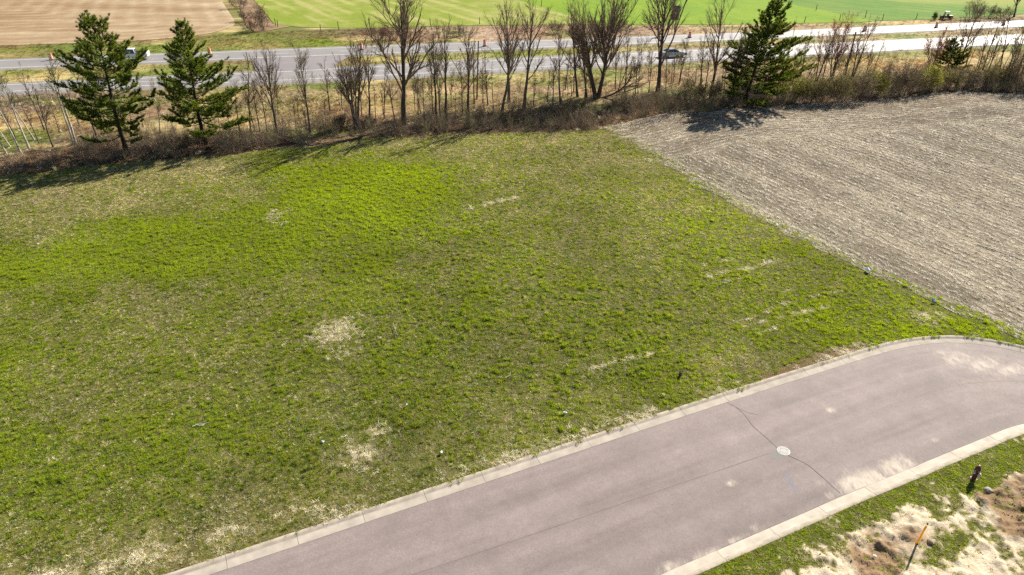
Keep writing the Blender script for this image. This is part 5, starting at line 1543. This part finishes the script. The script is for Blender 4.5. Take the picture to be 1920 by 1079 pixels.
def tapered_pole(name, bpx, tpx, r0, r1, mat, label, cat, arm=0):
    b = g3(*bpx); t = at_depth(*tpx, b.y) - b
    root = empty(name, b); tag(root, label, cat)
    k = np.linspace(0, 1, 6)[:, None]
    V, F = tubes((np.array(t) * k + np.array([0, 0, -.3]) * (1 - k))[None], np.linspace(r0, r1, 6)[None], 10)
    n = len(V); V = np.vstack([V, np.array(t)[None] + [0, 0, .02]])
    caps = np.array([[n - 10 + i, n - 10 + (i + 1) % 10, n] for i in range(10)])
    obj('shaft', fast_mesh('shaft', V, [F, caps], mat, True), root)
    if arm:
        bm = bmesh.new(); b_box(bm, (t.x, -r1 - .06, t.z - .45), (arm, .1, .12), 0, .01); a = bm_obj('crossarm', bm, mat, root)
        for x in (-.42, -.16, .16, .42):
            bm = bmesh.new(); b_lathe(bm, [(.035, 0), (.05, .04), (.03, .08), (.045, .11), (.02, .15)], 10, Matrix.Translation((t.x + x * arm, -r1 - .06, t.z - .39))); bm_obj('insulator', bm, M['steel'], a)
    else:
        bm = bmesh.new(); b_box(bm, (t.x * .97, -r1 - .012, t.z * .97), (.1, .02, .14)); bm_obj('marker_plate', bm, M['steel'], root)
    return root
tapered_pole('utility_pole', (1583, 146), (1605, 60), .15, .10, M['pole'], 'wooden utility pole with crossarm right of the tall pine', 'pole', 2.3)
tapered_pole('wooden_pole', (894, 186), (897, 77), .11, .08, M['pole'], 'straight thin pole without branches in the middle of the tree row', 'pole')
tapered_pole('steel_post', (467.6, 131), (461.5, 98), .055, .05, M['post'], 'dark leaning post on the median right of the twin pines', 'post')
# fence posts of the far fields
FP = [(517, 49), (521, 51), (601, 58), (635, 56), (807, 48), (899, 46), (1015, 13), (1066, 24), (1508, 43), (1530, 20), (1574, 39), (1622, 34), (1654, 39), (1717, 37)]
bm = bmesh.new(); b_lathe(bm, [(.075, -.1), (.07, .9), (.065, 1.45), (.03, 1.5)], 9)
fp = bm_obj('fence_post', bm, M['post'])
for i, q in enumerate(FP):
    o = fp if i == 0 else fp.copy()
    if i: COL.objects.link(o)
    o.location = g3(*q); o.rotation_euler = (random.uniform(-.05, .05), random.uniform(-.06, .06), random.random() * 6); o.scale = (1, 1, random.uniform(.85, 1.15))
    tag(o, 'dark wooden fence post, %s from the left along the far fields' % ORD[i], 'fence post', 'fence posts of the far fields')
shrub('conifer_sapling', (1751, 38), 1.3, 1.7, 'small dark green sapling left of the utility vehicle', 4900, 'twig', (.03, .07, .03), 900, None, .6)

# manhole
c = g3(1469, 846, -.1)
root = empty('manhole', (c.x, c.y, -.1)); tag(root, 'round white manhole cover on the street seam', 'manhole cover')
bm = bmesh.new(); b_lathe(bm, [(.335, -.05), (.335, .006), (.325, .010), (.295, .010), (.295, .0)], 40); bm_obj('frame', bm, M['steel'], root)
bm = bmesh.new(); b_lathe(bm, [(.288, -.04), (.288, .008), (.28, .012), (.20, .012), (.19, .007), (.17, .007), (.16, .012), (.02, .012)], 40); cv = bm_obj('cover', bm, M['iron'], root)
for a in range(4):
    bm = bmesh.new(); b_box(bm, (.235 * math.cos(a * 1.571 + .4), .235 * math.sin(a * 1.571 + .4), .0135), (.05, .02, .004), a * 1.571 + .4); bm_obj('pick_hole', bm, M['black'], cv)

# hydrant
def hydrant(bpx):
    b = g3(*bpx); root = empty('fire_hydrant', (b.x, b.y, .0), R(20)); tag(root, 'dark red fire hydrant with pale caps on the grass verge', 'fire hydrant')
    bm = bmesh.new(); b_lathe(bm, [(.17, -.05), (.17, .03), (.16, .05), (.105, .06), (.10, .30), (.10, .55), (.125, .57), (.125, .61), (.11, .62)], 20); bm_obj('barrel', bm, M['hyd'], root, False)
    bm = bmesh.new(); b_lathe(bm, [(.135, .62), (.14, .65), (.12, .70), (.115, .76), (.09, .82), (.05, .86), (.035, .87)], 20); bn = bm_obj('bonnet', bm, M['hyd'], root, True)
    bm = bmesh.new(); b_lathe(bm, [(.035, .86), (.035, .93), (.028, .94)], 5); bm_obj('operating_nut', bm, M['cap'], bn)
    for a, r, zz, ln in ((0, .062, .50, .21), (math.pi, .062, .50, .21), (-math.pi / 2, .085, .46, .21)):
        Mx = Matrix.Translation((0, 0, zz)) @ Matrix.Rotation(a, 4, 'Z') @ Matrix.Rotation(R(90), 4, 'Y')
        bm = bmesh.new(); b_lathe(bm, [(r * .8, .05), (r * .8, ln - .06)], 14, Mx); nz = bm_obj('outlet', bm, M['hyd'], root)
        bm = bmesh.new(); b_lathe(bm, [(r, ln - .07), (r, ln), (r * .7, ln + .015), (.02, ln + .02), (.02, ln + .05)], 14, Mx); bm_obj('outlet_cap', bm, M['cap'], nz)
    for k in range(6):
        a = k * math.pi / 3
        bm = bmesh.new(); b_lathe(bm, [(.014, .57), (.014, .66)], 6, Matrix.Translation((.128 * math.cos(a), .128 * math.sin(a), 0))); bm_obj('bolt', bm, M['cap'], bn)
        bm = bmesh.new(); b_lathe(bm, [(.016, .04), (.016, .075)], 6, Matrix.Translation((.145 * math.cos(a), .145 * math.sin(a), 0))); bm_obj('bolt', bm, M['cap'], root)
hydrant((1825, 899))

# marker stake
b = g3(1719, 1020); zs = float(sand_h(np.array([b.x]), np.array([b.y]))[0])
root = empty('marker_stake', (b.x, b.y, zs), R(25)); tag(root, 'yellow orange marker stake standing in the sand', 'stake')
root.rotation_euler = (R(2), R(2.5), R(25))
bm = bmesh.new(); b_prism(bm, [(-.06, -.2), (-.06, 1.12), (-.035, 1.2), (.035, 1.2), (.06, 1.12), (.06, -.2)], .02, .018, bevel=.006); bm_obj('blade', bm, M['yellow'], root)
bm = bmesh.new(); b_prism(bm, [(-.045, .98), (-.045, 1.1), (.045, 1.1), (.045, .98)], .0245); bm_obj('top_label', bm, plain('faded_yellow', (.75, .5, .12), .5), root)
bm = bmesh.new(); b_lathe(bm, [(.06, -.05), (.055, .03), (.035, .05)], 10); bm_obj('foot', bm, M['hyd'], root)

# stones
def stone(loc, r, label, seed, mat='rock'):
    rr = np.random.default_rng(seed); bm = bmesh.new(); bmesh.ops.create_icosphere(bm, subdivisions=2, radius=r)
    for v in bm.verts:
        n = v.co.normalized(); v.co *= .8 + .4 * float(fbm(np.array([n.x * 3 + seed]), np.array([n.y * 3 + n.z * 2]), 1.0, seed)[0]); v.co.z *= .65
    o = bm_obj('stone', bm, M[mat]); o.location = loc; o.rotation_euler[2] = rr.uniform(0, 6); tag(o, label, 'stone'); return o
b = g3(1851, 921); stone((b.x, b.y, .06), .2, 'pale stone in the grass right of the hydrant', 61)
b = g3(1744, 1018); stone((b.x, b.y, .07), .15, 'brown clod of earth right of the marker stake', 62, 'clod')
b = g3(1640, 1043); stone((b.x, b.y, .0), .08, 'small white stone left of the marker stake', 63, 'white_band')

# litter and sticks on the lawn
def scrap(px, s, mat, label, seed):
    r = np.random.default_rng(seed); b = g3(*px)
    bm = bmesh.new(); bmesh.ops.create_grid(bm, x_segments=5, y_segments=4, size=s)
    for v in bm.verts: v.co.z = r.uniform(0, s * .9); v.co.x *= r.uniform(.7, 1.2); v.co.y *= r.uniform(.5, .9)
    o = bm_obj('plastic_scrap', bm, M[mat]); o.location = (b.x, b.y, .07 + s * .3); o.rotation_euler[2] = r.uniform(0, 6)
    sm = o.modifiers.new('thickness', 'SOLIDIFY'); sm.thickness = .008
    tag(o, label, 'litter')
scrap((763, 763), .09, 'litter', 'tiny white scrap in the grass at the middle of the lawn', 1)
scrap((606, 831), .09, 'litter', 'tiny white scrap left of the nearer straw heap', 2)
scrap((828, 852), .10, 'litter', 'small white scrap on the lawn near the kerb', 3)
scrap((1059, 777), .10, 'litter', 'white scrap on the lawn above the street middle', 4)
scrap((1749, 568), .16, 'blue', 'blue scrap on the lawn corner by the stubble field', 5)
scrap((1626, 511), .22, 'litter', 'pale scrap on the edge between lawn and stubble', 6)

def stick(pts, r0, mat, label, cat, name, z=.06, forks=()):
    root = None
    def line(ps, ra):
        q = resample(smooth(P(*ps), 2), .12); n = len(q)
        zz = z + .05 * fbm(np.arange(n) * .3, np.zeros(n), 1.0, 7)
        return tubes(np.column_stack([q, zz])[None], np.linspace(ra, ra * .5, n)[None], 6)
    V, F = merge([line(pts, r0)] + [line(f, r0 * .7) for f in forks])
    o = obj(name, fast_mesh(name, V, F, mat, True)); tag(o, label, cat); return o
stick([(737, 609), (741, 620), (746, 632)], .022, M['deadwood'], 'bleached forked stick lying right of the larger straw heap', 'stick', 'dead_stick', .09, [[(741, 620), (743, 612)]])
stick([(678, 632), (682, 624), (690, 618)], .018, M['deadwood'], 'thin curved straw stalk beside the larger straw heap', 'stick', 'dead_stick', .09)
stick([(362, 803), (372, 798), (382, 799), (394, 795)], .016, M['litter'], 'twisted pale wire lying in the grass at lower left', 'wire', 'wire_scrap', .09, [[(370, 799), (378, 803), (386, 797)]])
stick([(948, 712), (955, 707), (958, 701)], .02, M['deadwood'], 'small pale twig in the grass right of centre', 'stick', 'dead_stick', .09, [[(955, 707), (962, 710), (990, 708)]])
stick([(1832, 461), (1860, 470), (1888, 480), (1920, 491), (1960, 505)], .035, M['black'], 'thin dark line of drain pipe in the stubble at right', 'pipe', 'drain_pipe', .06)
shrub('sapling', (1274, 708), .3, .36, 'tiny dark sapling in the lawn above the street crack', 4950, 'twig', None, 0, None, .3)
b = g3(1243, 742); stone((b.x, b.y, .05), .12, 'small brown clod in the lawn below the tiny sapling', 64, 'rock')
